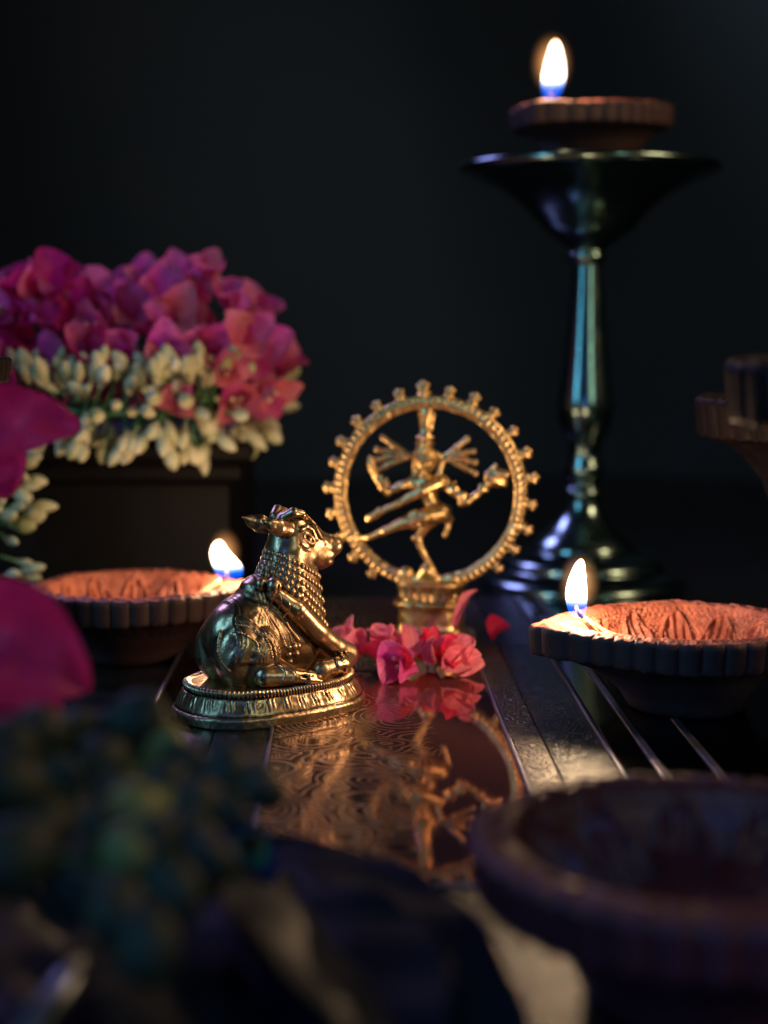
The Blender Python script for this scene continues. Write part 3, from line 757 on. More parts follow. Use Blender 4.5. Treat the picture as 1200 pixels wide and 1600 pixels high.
    for i in range(5):
        zc = 3.46 - 0.09 * i; ta = math.radians(27 + 3.0 * i); sz_ = 0.068 + 0.005 * i
        last = None
        for q in range(0, 720):
            ph = math.radians(q * 0.25) - PI * 0.0
            for sy in (-1,):
                pass
            if q > 720: break
            d = (math.cos(ph) * math.cos(ta), -math.sin(ph), -math.cos(ph) * math.sin(ta))
            if q % 8: continue
            h = B.shoot((0.45, 0, zc - 0.10 * i), d, 1.5)
            if last is not None and np.linalg.norm(h - last) < sz_ * 1.8: continue
            last = h; nn = B.normal(h)
            for sy in (1, -1):
                hh_ = (h[0], h[1] * sy, h[2]); n3 = Vector((nn[0], nn[1] * sy, nn[2]))
                R = n3.to_track_quat('Z', 'X').to_matrix()
                col.ball(Vector(hh_) + n3 * 0.015, (sz_ * 1.05, sz_ * 0.95, sz_ * 0.7), 10, 7, R)
    # bell knobs behind the collar
    for (p, s_) in (((-0.25, -0.62, 3.02), 0.19), ((-0.48, -0.42, 3.06), 0.15)):
        B.ell(p, (s_, s_, s_ * 1.05), 0.02)
        B.cap((p[0] + 0.03, p[1] - s_ * 0.95, p[2] - 0.12), (p[0] + 0.03, p[1] - s_ * 0.95, p[2] + 0.04), 0.05, 0.03, 0.02, 'cut')
    # casting unevenness
    V, Fc = B.mesh()
    for i in range(len(V)):
        p = V[i]; V[i] += 0.012 * np.array(mnoise.noise_vector((p[0] * 3, p[1] * 3, p[2] * 3)))
    obj('body', V, Fc, mat, t, loc=(0, 0, -0.12))
    orn.build('harness', mat, t, loc=(0, 0, -0.12)); col.build('bead_collar', mat, t, loc=(0, 0, -0.12))
make_bull()

# ------------------------------------------------------------------ dancing figure in a ring of flames
NY = 42.3; NK = 42.3 / math.cos(PITCH) / F_PX * 0.945
NC = at(672, 770, NY)
def L(u, v, y=0.0): return ((u - 672) * NK, y, (770 - v) * NK)
def make_dancer():
    t = thing('dancing_figure_statuette', 'golden brass four-armed dancing figure inside a flaming ring on pedestal', 'statuette', (NC.x, NY, 0), (0, 0, math.radians(-9)))
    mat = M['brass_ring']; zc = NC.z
    # ring
    R0, R1, TH = 2.34, 2.72, 0.24; NT = 720; V = []; sec = []
    for k in range(40):
        a = 2 * PI * k / 40; cx_, cy_ = math.cos(a), math.sin(a)
        sx = abs(cx_) ** 0.55 * (1 if cx_ >= 0 else -1); sy = abs(cy_) ** 0.55 * (1 if cy_ >= 0 else -1)
        sec.append((sx, sy))
    for i in range(NT):
        th = 2 * PI * i / NT
        for (sx, sy) in sec:
            r = (R0 + R1) / 2 + sx * (R1 - R0) / 2; y = sy * TH / 2
            if abs(sy) > 0.85:
                g = math.exp(-((sx - 0.5) / 0.18) ** 2) * 0.035 * math.sin(th * 85) - math.exp(-((abs(sx - 0.15)) / 0.08) ** 2) * 0.03 - math.exp(-((abs(sx + 0.45)) / 0.08) ** 2) * 0.025
                y += g * (1 if sy > 0 else -1) + 0.03 * (1 if sy > 0 else -1) * math.exp(-((sx + 0.15) / 0.3) ** 2)
            n1 = mnoise.noise((r * math.cos(th) * 5, y * 9, r * math.sin(th) * 5)); r += 0.022 * n1; y += 0.015 * n1
            V.append((r * math.sin(th), y, r * math.cos(th)))
    n = len(sec); Fr = []
    for i in range(NT):
        for j in range(n):
            a = i * n + j; b = i * n + (j + 1) % n; c = ((i + 1) % NT) * n + (j + 1) % n; d = ((i + 1) % NT) * n + j
            Fr.append((a, d, c, b))
    ring = obj('ring', V, Fr, mat, t, loc=(0, 0, zc))
    K = Vol((-0.3, -0.25, -0.15), (0.3, 0.25, 0.55), 0.02)
    K.cap((0, 0, -0.1), (0, 0, 0.14), 0.10, 0.085, 0.03)
    K.ell((0, 0, 0.27), (0.10, 0.09, 0.16), 0.03)
    K.ell((-0.085, 0, 0.24), (0.05, 0.08, 0.12), 0.02, Euler((0, -0.35, 0))); K.ell((0.085, 0, 0.24), (0.05, 0.08, 0.12), 0.02, Euler((0, 0.35, 0)))
    K.ell((0, 0, 0.08), (0.16, 0.11, 0.06), 0.03)
    kv, kf = K.mesh(); kme = mesh('flame_knob', kv, kf, mat)
    for k in range(-10, 11):
        a = math.radians(-3.6 + 14.1 * k + random.uniform(-0.8, 0.8))
        s_ = 1.3 if k == 0 else random.uniform(1.0, 1.16)
        link('flame_knob', kme, ring, (R1 * 0.99 * math.sin(a), 0, R1 * 0.99 * math.cos(a)), (0, a + random.uniform(-0.12, 0.12), 0), (s_ * 1.05, s_, s_ * random.uniform(0.68, 0.86)))
    # figure
    G = Vol((-2.8, -0.75, -2.75), (2.75, 0.75, 2.7), 0.028)
    p = lambda u, v, y=0.0: L(u, v, y)
    G.path([p(666, 640), p(664, 658), p(664, 676)], [0.22, 0.15, 0.16], 0.05, fy=0.7)
    G.cap(p(655, 640), p(659, 668), 0.06, 0.05, 0.03); G.cap(p(678, 640), p(673, 668), 0.06, 0.05, 0.03)
    G.path([p(664, 680), p(663, 700)], [0.20, 0.25], 0.05)
    for vv in (678, 688, 698): G.path([p(650, vv), p(664, vv + 1, -0.24), p(677, vv)], 0.045, 0.02)
    G.ell(p(665, 715), (0.32, 0.28, 0.39), 0.05)
    G.ell(p(662, 724, -0.24), (0.075, 0.08, 0.11), 0.03)          # nose
    for s_ in (-1, 1):
        G.ell(p(662 + s_ * 8, 715, -0.24), (0.08, 0.05, 0.045), 0.015)
        G.ell(p(662 + s_ * 8, 719, -0.275), (0.07, 0.04, 0.014), 0.01, None, 'cut')
        G.path([p(662 + s_ * 3, 710, -0.26), p(662 + s_ * 12, 709, -0.22)], 0.02, 0.01)
    G.ell(p(662, 733, -0.23), (0.10, 0.05, 0.03), 0.02); G.ell(p(662, 739, -0.18), (0.13, 0.10, 0.08), 0.04)
    G.path([p(653, 727, -0.24), p(662, 729.5, -0.28), p(671, 727, -0.24)], 0.015, 0.01, 'cut')
    G.path([p(682, 705), p(694, 717), p(688, 735), p(684, 748)], [0.08, 0.08, 0.09, 0.10], 0.04)
    G.path([p(648, 705), p(646, 722), p(647, 742)], [0.07, 0.07, 0.09], 0.04)
    # neck, torso
    G.cap(p(664, 738), p(665, 752), 0.17, 0.2, 0.06)
    G.path([p(645, 754), p(665, 757), p(692, 752)], [0.21, 0.24, 0.20], 0.08)
    G.path([p(664, 758), p(670, 772), p(675, 786), p(680, 798)], [0.30, 0.25, 0.20, 0.25], 0.08, fy=0.85)
    for s_ in (0, 1): G.path([p(648, 748, -0.15), p(660, 756 + 4 * s_, -0.25 - 0.02 * s_), p(678, 750, -0.18)], 0.03, 0.015)
    G.path([p(662, 776, -0.18), p(672, 779, -0.22), p(682, 776, -0.16)], 0.025, 0.015)
    # front left arm reaching to the ring with the flame in its palm
    G.path([p(692, 751), p(712, 765, -0.12), p(735, 782, -0.2)], [0.18, 0.15, 0.12], 0.06)
    G.path([p(735, 782, -0.2), p(750, 771, -0.15), p(763, 757, -0.05)], [0.12, 0.095, 0.085], 0.04)
    G.path([p(704, 759, -0.2), p(709, 754, -0.1), p(714, 752, 0)], 0.04, 0.02)
    G.path([p(728, 772, -0.2), p(726, 784, -0.2)], 0.13, 0.02)
    G.path([p(757, 758, -0.05), p(764, 764, -0.05)], 0.09, 0.02)
    for k in range(6):
        a = k / 5; q = p(768 + 22 * a, 746 - 0 * a, 0)
        G.path([p(764 + 4 * a, 757, 0), p(767 + 12 * a, 738 + 10 * a, -0.02), p(780 + 16 * a, 722 + 34 * a, 0)], [0.07, 0.09, 0.05], 0.02)
    G.ell(p(782, 746), (0.30, 0.09, 0.22), 0.05); G.path([p(784, 735), p(797, 738)], 0.12, 0.05)
    # arm across the chest
    G.path([p(690, 752, -0.2), p(662, 764, -0.38), p(623, 786, -0.42), p(590, 801, -0.40)], [0.17, 0.15, 0.10, 0.085], 0.05)
    G.path([p(593, 799, -0.40), p(586, 804, -0.40)], 0.115, 0.02)
    G.path([p(588, 803, -0.40), p(577, 810, -0.40), p(572, 812, -0.40)], [0.10, 0.10, 0.05], 0.03)
    for k in range(4): G.path([p(580, 804 + 2.5 * k, -0.42), p(569, 808 + 3 * k, -0.40)], [0.04, 0.03], 0.01)
    # back right arm, open hand and small drum
    G.path([p(645, 755, 0.05), p(622, 760, 0.15), p(600, 772, 0.1)], [0.15, 0.12, 0.10], 0.06)
    G.path([p(600, 772, 0.1), p(592, 762, 0.0)], [0.10, 0.10], 0.04)
    for k, (du, dv) in enumerate(((-6, -20), (0, -22), (9, -18), (13, -10))):
        G.path([p(591, 764, 0), p(591 + du * .6, 764 + dv * .5, -0.05), p(591 + du, 764 + dv, -0.02)], [0.08, 0.055, 0.035], 0.02)
    G.path([p(586, 756, 0), p(580, 744, 0)], [0.08, 0.09], 0.02)
    G.path([p(572, 714, 0), p(573, 724, 0), p(575, 731, 0), p(580, 741, 0)], [0.08, 0.12, 0.12, 0.10], 0.02)
    # fans of flying hair
    for sg, yb in ((1, 0.05), (-1, 0.25)):
        for (tu, tv, mu, mv) in ((733, 681, 716, 694), (743, 701, 722, 703), (746, 719, 722, 712), (746, 737, 718, 722)):
            if sg < 0: tu, mu = 2 * 664 - tu - 4, 2 * 664 - mu - 2
            b_ = 680 if sg > 0 else 648
            G.path([p(b_, 712, yb), p(b_ + (22 if sg > 0 else -20), 711 + (mv - 711) * 0.3, yb), p(mu, mv, yb), p(tu, tv, yb)], [0.05, 0.075, 0.085, 0.075], 0.02)
            G.ell(p(tu, tv, yb), (0.10, 0.09, 0.10), 0.02)
            G.path([p(mu, mv, yb), p((mu + tu) / 2, (mv + tv) / 2 + 5, yb)], [0.06, 0.04], 0.02)
    # hips, raised leg across, hanging sash, standing leg
    G.ell(p(684, 800), (0.33, 0.26, 0.24), 0.08)
    G.path([p(692, 803, -0.1), p(665, 808, -0.3), p(640, 816, -0.38)], [0.26, 0.23, 0.17], 0.06)
    G.path([p(640, 816, -0.38), p(628, 819, -0.38), p(600, 832, -0.34), p(572, 845, -0.25), p(556, 848, -0.12)], [0.17, 0.15, 0.11, 0.075, 0.09], 0.05)
    G.path([p(652, 802, -0.4), p(655, 820, -0.4)], 0.12, 0.02); G.path([p(645, 805, -0.4), p(648, 822, -0.4)], 0.11, 0.02)
    G.path([p(556, 848, -0.12), p(544, 847, -0.02)], [0.09, 0.08], 0.03)
    G.path([p(698, 800, 0), p(705, 812, 0), p(702, 828, 0), p(698, 840, 0)], [0.18, 0.11, 0.08, 0.09], 0.04)
    G.path([p(678, 812, 0), p(664, 828, 0.02), p(651, 846, 0)], [0.20, 0.15, 0.11], 0.06)
    G.cap(p(646, 846, -0.06), p(655, 849, -0.02), 0.08, 0.1, 0.02)
    G.path([p(651, 848, 0), p(662, 872, 0), p(678, 900, 0)], [0.11, 0.095, 0.07], 0.04)
    G.path([p(676, 896, 0), p(680, 905, -0.1)], [0.08, 0.09], 0.03)
    # dwarf mound the foot stands on
    G.path([p(655, 913, 0), p(668, 900, 0.0), p(682, 912, 0)], [0.16, 0.20, 0.16], 0.06)
    G.path([p(640, 917, 0), p(700, 917, 0)], 0.14, 0.06)
    G.ell(p(632, 906, 0.0), (0.24, 0.18, 0.2), 0.05); G.ell(p(712, 912, 0), (0.3, 0.16, 0.14), 0.05)
    V, Fc = G.mesh()
    for i in range(len(V)):
        q = V[i]; V[i] += 0.016 * np.array(mnoise.noise_vector((q[0] * 6, q[1] * 6, q[2] * 6)))
    obj('figure', V, Fc, mat, t, loc=(0, 0, zc))
    # pedestal: rounded-rectangle section with lotus petals
    H = zc + (770 - 915) * NK
    pf = [(0, 0), (1.20, 0), (1.25, 0.05), (1.25, 0.22), (1.16, 0.30), (1.02, 0.36), (0.94, 0.46), (0.92, 0.55), (0.92, 0.95), (0.94, 1.02), (1.04, 1.08), (1.06, 1.14), (1.02, 1.19), (0.90, 1.22), (0.86, 1.30), (0.84, 1.45), (0.90, 1.58), (0.98, 1.66), (0.98, 1.72), (0.9, 1.76), (0, 1.76)]
    pf = [(a, b * H / 1.76) for a, b in pf]
    P = []
    for i in range(len(pf) - 1):
        for j in range(5): P.append((pf[i][0] + (pf[i + 1][0] - pf[i][0]) * j / 5, pf[i][1] + (pf[i + 1][1] - pf[i][1]) * j / 5, i + j / 5))
    P.append((0, pf[-1][1], 20)); NT = 480; V = []; m_ = len(P)
    for i in range(NT):
        th = 2 * PI * i / NT; c, s_ = math.cos(th), math.sin(th); rr = (abs(c) ** 3.2 + abs(s_ / 0.72) ** 3.2) ** (-1 / 3.2)
        for (r, z, q) in P:
            dr = 0
            if 13 < q < 17: dr = 0.07 * abs(math.sin(th * 9)) ** 0.6 * math.sin((q - 13) / 4 * PI)
            if 3 < q < 5.5: dr = 0.05 * abs(math.sin(th * 10)) * math.sin((q - 3) / 2.5 * PI)
            n1 = mnoise.noise((c * rr * r * 4, s_ * rr * r * 4, z * 4)); dr += 0.03 * n1
            R_ = (r + dr * (r > 0.3)) * rr; V.append((R_ * c, R_ * s_, z))
    Fb = [(i * m_ + j, ((i + 1) % NT) * m_ + j, ((i + 1) % NT) * m_ + j + 1, i * m_ + j + 1) for i in range(NT) for j in range(m_ - 1)]
    obj('pedestal', V, Fb, mat, t, loc=(0.05, 0, 0))
make_dancer()

# ------------------------------------------------------------------ bougainvillea
def bract(Lg=1.3, Wd=1.0, cup=0.35, curl=0.3, seed=0, fold=0.0):
    nu, nv = 17, 21; v = []; f = []
    for j in range(nv):
        t = j / (nv - 1)
        w = Wd * 0.5 * (math.sin(PI * min(1, t * 0.97 + 0.03) ** 0.85) ** 0.62) if 0 < t < 1 else Wd * 0.02
        for i in range(nu):
            s = i / (nu - 1) * 2 - 1
            x = t * Lg; y = s * w
            z = cup * (s * s) * w * 1.0 + curl * math.sin(t * PI * 0.75) * Lg * 0.5 - curl * 0.9 * t * t * Lg * 0.35 + fold * abs(s) * w
            z += 0.15 * mnoise.noise((x * 1.7 + seed * 3.1, y * 1.9, seed)) * (0.3 + t) + 0.05 * mnoise.noise((x * 5 + seed, y * 5, seed)) + 0.05 * math.sin(s * 7 + t * 5 + seed) * abs(s) * t * Lg * 0.5
            z -= 0.025 * math.exp(-(s / 0.08) ** 2)
            x += 0.04 * mnoise.noise((y * 3, seed, 0))
            v.append((x, y, z))
    for j in range(nv - 1):
        for i in range(nu - 1): f.append((j * nu + i, j * nu + i + 1, (j + 1) * nu + i + 1, (j + 1) * nu + i))
    return v, f
BR = []
for s_ in range(7):
    v, f = bract(1.25, 1.0 + 0.05 * (s_ % 3), 0.35 + 0.12 * (s_ % 2), 0.35, s_)
    BR.append({k: mesh('bract', v, f, M[k]) for k in ('petal_pink', 'petal_red', 'petal_magenta', 'petal_deep')})
sb = MB()
for k in range(3):
    a = 2 * PI * k / 3 + 0.5
    sb.tube([(0, 0, 0), (0.10 * math.cos(a), 0.10 * math.sin(a), 0.3), (0.16 * math.cos(a), 0.16 * math.sin(a), 0.62)], [0.03, 0.035, 0.045], 7)
    sb.ball((0.16 * math.cos(a), 0.16 * math.sin(a), 0.64), (0.08, 0.08, 0.04), 8, 5)
ME_ST = mesh('stamen', sb.v, sb.f, M['stamen'])
stb = MB().tube([(0, 0, 0), (0.02, 0, -0.2), (0.08, 0.03, -0.5)], [0.035, 0.03, 0.03], 6); ME_STEM = mesh('stalk', stb.v, stb.f, M['stem'])

def flower(label, loc, direction, scl=1.0, mats=('petal_pink',), group=None, openness=0.6, stamen=True, roll=None, nb=3):
    q = Vector(direction).normalized().to_track_quat('Z', 'Y').to_euler()
    t = thing('bougainvillea_flower', label, 'flower', loc, q, group, scl)
    r0 = random.uniform(0, 2 * PI) if roll is None else roll
    for k in range(nb):
        me = random.choice(BR)[random.choice(mats)]
        o = link('bract', me, t, (0.03 * math.cos(r0 + 2.09 * k), 0.03 * math.sin(r0 + 2.09 * k), 0), Euler((0, -(PI / 2 - openness) + random.uniform(-0.15, 0.15), r0 + 2 * PI / nb * k + random.uniform(-0.2, 0.2)), 'XYZ'), random.uniform(0.9, 1.1))
    if stamen: link('stamen', ME_ST, t)
    link('stalk', ME_STEM, t)
    return t
# flowers lying in front of the pedestal
G1 = 'flowers at the foot of the ring statuette'
flower('pale pink bougainvillea flower lying next to the bull base front', (-0.55, 39.1, 0.30), (-0.6, -0.2, 0.8), 0.9, ('petal_pink',), G1, 0.55, False, 2.0)
flower('pink bougainvillea flower with arched petal in the middle of the heap', (0.15, 39.0, 0.32), (-0.3, -0.45, 0.75), 0.92, ('petal_pink',), G1, 0.35, False, 0.4)
flower('red and magenta flower lowest in the heap', (0.55, 38.1, 0.32), (-0.35, -0.85, 0.25), 0.85, ('petal_magenta', 'petal_red'), G1, 0.55, True, 2.2)
flower('red bougainvillea flower leaning on the pedestal', (1.15, 39.1, 0.15), (0.1, -0.4, 0.8), 0.85, ('petal_red',), G1, 0.25, False, 0.9)
flower('pink bougainvillea flower, right end of the heap', (1.45, 38.6, 0.22), (0.4, -0.6, 0.5), 0.88, ('petal_pink', 'petal_red', 'petal_pink'), G1, 0.5, False, 0.2)
flower('small pink bougainvillea flower under the right end of heap', (1.6, 38.3, 0.25), (0.8, -0.5, 0.3), 0.75, ('petal_pink',), G1, 0.45, False, 1.4)
random.seed(77)
for k, (u_, v_, y_, e_, mt, L_, W_, lb) in enumerate((
        (640, 1028, 38.4, (0.4, -0.95, 1.9), 'petal_pink', 0.95, 0.7, 'broad pale pink petal standing on the heap left of centre'),
        (675, 1040, 38.0, (-0.5, -1.1, 1.4), 'petal_pink', 0.8, 0.5, 'small pointed pink petal at the centre of the heap'),
        (690, 1045, 37.8, (0.9, -0.25, 0.3), 'petal_pink', 1.1, 0.75, 'long pink petal stretching right along the mirror'),
        (610, 1040, 37.9, (1.1, -0.3, 2.6), 'petal_red', 1.0, 0.8, 'dark red petal lying lowest at the left of the heap'),
        (655, 1050, 37.6, (1.2, 0.15, 4.0), 'petal_magenta', 0.8, 0.8, 'bright magenta square petal facing the camera in the heap'))):
    vv, ff = bract(L_, W_, 0.45, 0.3, 11 + k, 0.15)
    o = link('loose_petal', mesh('loose_petal', vv, ff, M[mt]), None, at(u_, v_, y_), Euler(e_)); tag(o, lb, 'petal')
v, f = bract(1.25, 0.26, 0.9, 0.25, 3, 0.5)
o = link('loose_petal', mesh('loose_petal', v, f, M['petal_pink']), None, at(712, 985, 40.2), Euler((0.3, -1.05, 0.5))); tag(o, 'narrow pink petal standing upright against the pedestal', 'petal')
v, f = bract(0.68, 0.55, 0.9, 0.2, 5, 0.9)
o = link('loose_petal', mesh('loose_petal', v, f, M['petal_red']), None, at(768, 1000, 42.2), Euler((0.4, -0.55, 0.4))); tag(o, 'single folded red petal alone right of the pedestal', 'petal')

# heap of flowers on the garland
def heap_pt():
    while True:
        u = random.random(); x = -13.6 + 10.0 * u
        top = 10.2 - 0.5 * math.cos(u * 13) - 3.0 * max(0, (0.24 - u) / 0.24) - 1.2 * max(0, (u - 0.9) / 0.1)
        y = random.uniform(46.6, 52.0)
        zt = 6.6 + (top - 6.6) * math.sqrt(max(0, 1 - ((y - 49.5) / 3.2) ** 2))
        return x, y, zt
random.seed(21)
words = ('magenta', 'pink', 'purple-pink')
hp = []
cands = []
for i in range(1400):
    x, y, zt = heap_pt(); z = random.uniform(6.3, zt)
    if z < zt - 1.5 and y > 49: continue
    if all((x - a) ** 2 + ((y - b) * 0.9) ** 2 + (z - c) ** 2 > 1.0 ** 2 for a, b, c in hp): hp.append((x, y, z))
for i, (x, y, z) in enumerate(hp):
    d = ((x + 7.8) * 0.10 + random.uniform(-.3, .3), -0.7 + random.uniform(-.4, .4), (z - 7.5) * 0.30 + random.uniform(-.3, .5))
    left = x < -9
    mats = ('petal_magenta', 'petal_deep') if left else (('petal_magenta', 'petal_pink', 'petal_magenta', 'petal_magenta', 'petal_pink') if x > -6.5 else ('petal_magenta', 'petal_magenta', 'petal_pink'))
    flower('magenta bougainvillea flower in the heap above the white garland', (x, y, z), d, random.uniform(0.85, 1.2), mats, 'bougainvillea heap on the garland', random.uniform(0.45, 0.9), random.random() < 0.3)
print('heap flowers', len(hp))

# ------------------------------------------------------------------ jasmine garland: buds radiating from a rope
garl = thing('jasmine_garland', 'garland of white jasmine buds on green stems around the flower heap', 'garland', (-8, 47.5, 4.2))
gb = smoothprof([(0.0, 0.0), (0.07, 0.03), (0.12, 0.18), (0.20, 0.36), (0.225, 0.52), (0.17, 0.70), (0.07, 0.83), (0.0, 0.87)], 3)
v, f = revolve([(max(0, a), b) for a, b in gb], 14); ME_BUD = mesh('bud', v, f, M['bud'])
path = [Vector(p) for p in smoothprof([(-15, 50.5, 6.3), (-13.2, 48.2, 6.3), (-10.8, 46.8, 6.3), (-8.2, 46.3, 6.25), (-6.1, 46.7, 6.25), (-4.9, 47.8, 6.3), (-4.3, 49.5, 6.3), (-4.6, 51.8, 6.3)], 40)]
drape = [Vector(p) for p in smoothprof([(-11.9, 46.4, 5.8), (-11.8, 45.6, 4.3), (-11.9, 45.3, 2.5), (-12.0, 45.2, 0.9)], 40)]
stems = MB(); extra = MB(); O = Vector((-8, 47.5, 4.2)); nbud = 0
def bud_at(base, d, i, show):
    d = d.normalized(); L_ = random.uniform(0.62, 1.15); tip = base + d * L_
    q = d.to_track_quat('Z', 'Y'); s = random.uniform(0.68, 1.12)
    if show:
        o = link('bud', ME_BUD, garl, tip - O, q.to_euler(), (s * 0.88, s * 0.88, s * random.uniform(0.95, 1.3)))
    else:
        Rm = q.to_matrix(); extra.add([Rm @ (Vector(p) * s) + tip - O for p in v], f)
    mid = base + d * L_ * 0.5 + Vector((random.uniform(-.08, .08),) * 3)
    stems.tube([base - O, mid - O, tip + d * 0.05 - O], [0.035, 0.045, 0.065], 6)
shown = 0
items = []
for i in range(290):
    k = random.randrange(1, len(path) - 2); p = path[k]; tg = (path[k + 1] - path[k]).normalized()
    a = random.uniform(0, 2 * PI); n0 = tg.cross(Vector((0, 0, 1))).normalized(); n1 = tg.cross(n0)
    d = n0 * math.cos(a) + n1 * math.sin(a) + tg * random.uniform(-0.3, 0.3)
    if random.random() < 0.8:
        al = random.gauss(0, 0.55); up_ = random.random() < 0.55
        d = tg * math.sin(al) * 0.9 + Vector((0, 0, math.cos(al) * (1 if up_ else -0.62))) - n0 * 0 + Vector((0, random.uniform(-0.75, -0.15), 0))
    if (p + d * 1.2).z < 5.0: d.z *= 0.7
    front = (d.y < 0.1) and p.y < 48.6
    items.append((p + Vector((random.uniform(-.1, .1), 0, random.uniform(-.1, .5))), d, front))
for i in range(70):
    k = random.randrange(1, len(drape) - 2); p = drape[k]; a = random.uniform(0, 2 * PI)
    items.append((p, Vector((math.cos(a), -abs(math.sin(a)) * 0.8, random.uniform(-0.5, 0.3))), math.cos(a) > 0.2))
random.shuffle(items)
for i, (p, d, fr) in enumerate(items):
    sh = fr and shown < 98
    shown += sh; bud_at(p, d, i, sh)
stems.tube([p - O for p in path[::4]], 0.12, 8); stems.tube([p - O for p in drape[::4]], 0.15, 8)
tag(stems.build('stems', M['stem'], garl), kind='stuff')
tag(extra.build('buds', M['bud'], garl), kind='stuff')

# ------------------------------------------------------------------ blurred foreground, left
# big bougainvillea flowers on a sprig leaning in from the left
spg = thing('bougainvillea_sprig', 'large magenta bougainvillea sprig leaning in from the left edge', 'flower sprig', (-8.5, 25, -0.2))
b = MB().tube([(-1.0, 2, 0), (-0.9, 1.2, 3.0), (-0.6, 0.6, 5.2), (0.2, 0.9, 7.4)], [0.12, 0.11, 0.09, 0.07], 8)
b.tube([(-0.9, 1.2, 2.2), (0.4, -0.3, 2.8), (1.2, -1.6, 3.2)], [0.09, 0.07, 0.06], 8); b.build('stem', M['stem'], spg)
def big(name, u, v, y, length, width, rot, mat, seed=1, cup=0.4, curl=0.25):
    vv, ff = bract(length, width, cup, curl, seed)
    p = at(u, v, y); o = obj(name, vv, ff, mat, spg); o.location = (p - Vector((-8.5, 25, -0.2))) * CM; o.rotation_euler = rot; return o
big('bract', -75, 675, 27, 2.3, 1.35, Euler((math.radians(62), math.radians(-2), 0)), M['petal_deep'], 1, 0.5, 0.15)
big('bract', -60, 660, 27.6, 1.6, 1.4, Euler((math.radians(80), math.radians(60), 0.3)), M['petal_deep'], 2)
big('bract', -110, 995, 23, 2.6, 2.0, Euler((math.radians(58), math.radians(18), 0)), M['petal_deep'], 4, 0.5, 0.45)
big('bract', -70, 1010, 23.6, 2.0, 1.8, Euler((math.radians(80), math.radians(40), 0.2)), M['petal_deep'], 5)

# dark glossy leaves
def leafmesh(Lg, Wd, seed, bend=0.5):
    nu, nv = 25, 41; v = []; f = []
    for j in range(nv):
        t = j / (nv - 1); w = Wd * 0.5 * math.sin(PI * t ** 0.75) ** 0.8 if 0 < t < 1 else 0.02
        for i in range(nu):
            s = i / (nu - 1) * 2 - 1
            z = bend * math.sin(t * PI) + 0.22 * abs(s) * w - 0.05 * math.exp(-(s / 0.06) ** 2) + 0.05 * math.sin((t * 9 - abs(s) * 1.6) * 2 * PI * 0.5) * abs(s)
            z += 0.10 * mnoise.noise((t * 4, s * 2, seed))
            v.append((t * Lg, s * w, z))
    for j in range(nv - 1):
        for i in range(nu - 1): f.append((j * nu + i, j * nu + i + 1, (j + 1) * nu + i + 1, (j + 1) * nu + i))
    return mesh('leaf_blade', v, f, M['leaf'])
def leaf(label, loc, rot, Lg, Wd, seed, bend=0.5):
    t = thing('glossy_leaf', label, 'leaf', loc, rot, 'dark leaves in the near foreground'); link('leaf_blade', leafmesh(Lg, Wd, seed, bend), t)
    b = MB().tube([(-0.8, 0, -0.1), (0, 0, 0), (Lg * 0.5, 0, bend - 0.09), (Lg * 0.95, 0, 0.05)], [0.07, 0.06, 0.04, 0.02], 6); b.build('midrib', M['leaf'], t)
def leaf2(label, A, B, Wd, seed, bend=0.4, roll=0.0):
    d = B - A; q = d.to_track_quat('X', 'Z') @ Euler((roll, 0, 0)).to_quaternion()
    leaf(label, A, q.to_euler(), d.length, Wd, seed, bend)
leaf2('dark leaf with its edge running down towards the near clay lamp', at(395, 1310, 21), at(850, 1915, 14.2), 3.2, 2, 0.35, -0.15)
leaf2('dark leaf lying lowest at the bottom centre of the picture', at(300, 1400, 19.5), at(600, 1900, 14.2), 4.4, 5, 0.2)
leaf2('dark leaf at the bottom left under the green buds', at(60, 1400, 20), at(260, 1800, 14.5), 3.4, 9, 0.3)

# string of green buds
gs = thing('green_bud_string', 'blurred string of green and yellow buds in the left foreground', 'bud string', (-4.5, 22, 0))
random.seed(5)
th_ = MB(); pts = []
for (u, v_, y, r) in ((210, 1135, 25, 0.42), (245, 1165, 25, .36), (170, 1150, 25.5, .36), (120, 1150, 25, .34), (60, 1150, 24, .42), (20, 1170, 23.5, .42), (300, 1205, 24.5, .3), (350, 1215, 24, .34), (400, 1225, 24, .3), (255, 1225, 23.5, .26),
                     (180, 1240, 22.5, .26), (215, 1270, 22, .36), (265, 1265, 22.5, .26), (310, 1255, 22.5, .3), (355, 1265, 22.5, .22), (200, 1335, 21, .36), (240, 1310, 21, .25), (150, 1290, 21.5, .22), (20, 1340, 20.5, .42), (90, 1220, 23, .3), (420, 1240, 22.5, .24), (300, 1310, 21.5, .3), (60, 1290, 22, .4), (120, 1380, 21, .4), (180, 1420, 20, .35), (270, 1390, 20.5, .35), (330, 1350, 21, .3), (230, 1480, 19.5, .35), (10, 1230, 22, .42), (160, 1190, 24, .36)):
    y *= 0.78; p = at(u, v_, y); pts.append(p); b = MB().ball((0, 0, 0), (r, r * 0.95, r * 1.25), 18, 12)
    b.ball((0, 0, r * 1.15), (r * .35, r * .35, r * .3), 10, 6)
    o = b.build('bud', M['yellow_bud'] if (u, v_) in ((245, 1165), (265, 1265), (215, 1270), (200, 1335)) else M['green_bud'], gs); o.location = (p - Vector((-4.5, 22, 0))) * CM; o.rotation_euler = (random.uniform(-1.2, 1.2), random.uniform(-1.2, 1.2), 0)
pts.sort(key=lambda q: (-q.y, q.x))
th_.tube([q - Vector((-4.5, 22, 0.0)) for q in pts], 0.02, 6); th_.build('thread', M['stem'], gs)
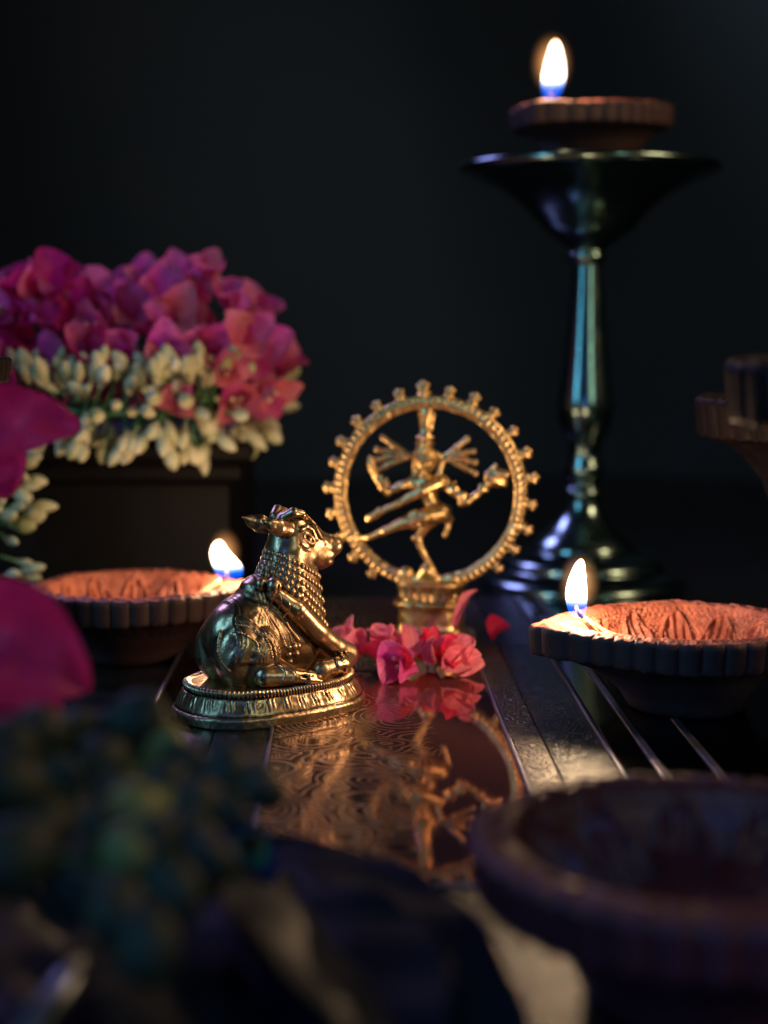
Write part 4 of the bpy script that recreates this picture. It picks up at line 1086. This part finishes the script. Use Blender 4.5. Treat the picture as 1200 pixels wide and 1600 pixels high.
# supporting green stuff below the buds: a low dark wooden bowl
bw = thing('wooden_bowl', 'dark shallow wooden bowl under the green buds', 'bowl', (-3.9, 17.6, -0.2), scl=0.85)
v, f = revolve(smoothprof([(0, 0), (1.6, 0), (1.9, 0.15), (2.6, 0.7), (2.95, 1.25), (2.9, 1.32), (2.7, 1.2), (2.0, 0.8), (0, 0.6)], 5), 64)
obj('shell', [(max(0, 1) * a, b_, c) for a, b_, c in v], f, M['wood'], bw)

# blue peacock feather eye
fe = thing('peacock_feather', 'blue peacock feather eye lying over the dark leaf', 'feather', at(385, 1345, 19.5), Euler((0.7, -0.1, 0.2)))
m = N('peacock_blue'); m.set(Base_Color=(0.01, 0.04, 0.30, 1), Roughness=0.35, Metallic=0.6); M['pblue'] = m.m
m = N('peacock_teal'); m.set(Base_Color=(0.01, 0.14, 0.16, 1), Roughness=0.35, Metallic=0.6); M['pteal'] = m.m
def disc(rx, ry, z, name, mat, cx=0, cy=0):
    v = [(cx, cy, z + 0.06)]; n = 40; rn = 4
    for k in range(1, rn + 1):
        for i in range(n):
            a = 2 * PI * i / n; w = k / rn * (1 + 0.03 * math.sin(a * 13) * (k == rn))
            v.append((cx + rx * w * math.cos(a), cy + ry * w * math.sin(a), z + 0.06 * (1 - w * w)))
    f = [(0, 1 + i, 1 + (i + 1) % n) for i in range(n)]
    for k in range(rn - 1):
        for i in range(n): f.append((1 + k * n + i, 1 + (k + 1) * n + i, 1 + (k + 1) * n + (i + 1) % n, 1 + k * n + (i + 1) % n))
    obj(name, v, f, mat, fe)
disc(0.42, 0.62, 0, 'vane', M['pblue']); disc(0.24, 0.30, 0.05, 'eye_ring', M['pteal'], 0.08, 0.15); disc(0.13, 0.16, 0.10, 'eye_spot', M['leaf'], 0.1, 0.2)
MB().tube([(0, -0.8, 0), (0.2, -2.0, -0.3), (0.3, -3.2, -0.9)], [0.04, 0.05, 0.05], 6).build('quill', M['steel'], fe)

# steel spoon bottom left
spn = thing('steel_spoon', 'blurred steel spoon handle catching white light, bottom left corner', 'spoon', at(30, 1640, 15.5))
e_ = (at(128, 1500, 16.6) - at(30, 1640, 15.5))
MB().tube([-e_ * 0.9, -e_ * 0.2, e_ * 0.3, e_ * 0.7, e_], [0.16, 0.24, 0.28, 0.24, 0.08], 16, flat=0.7).build('handle', M['steel'], spn)
MB().ball(-e_ * 1.5, (0.5, 0.75, 0.16), 20, 12).build('spoon_bowl', M['steel'], spn)
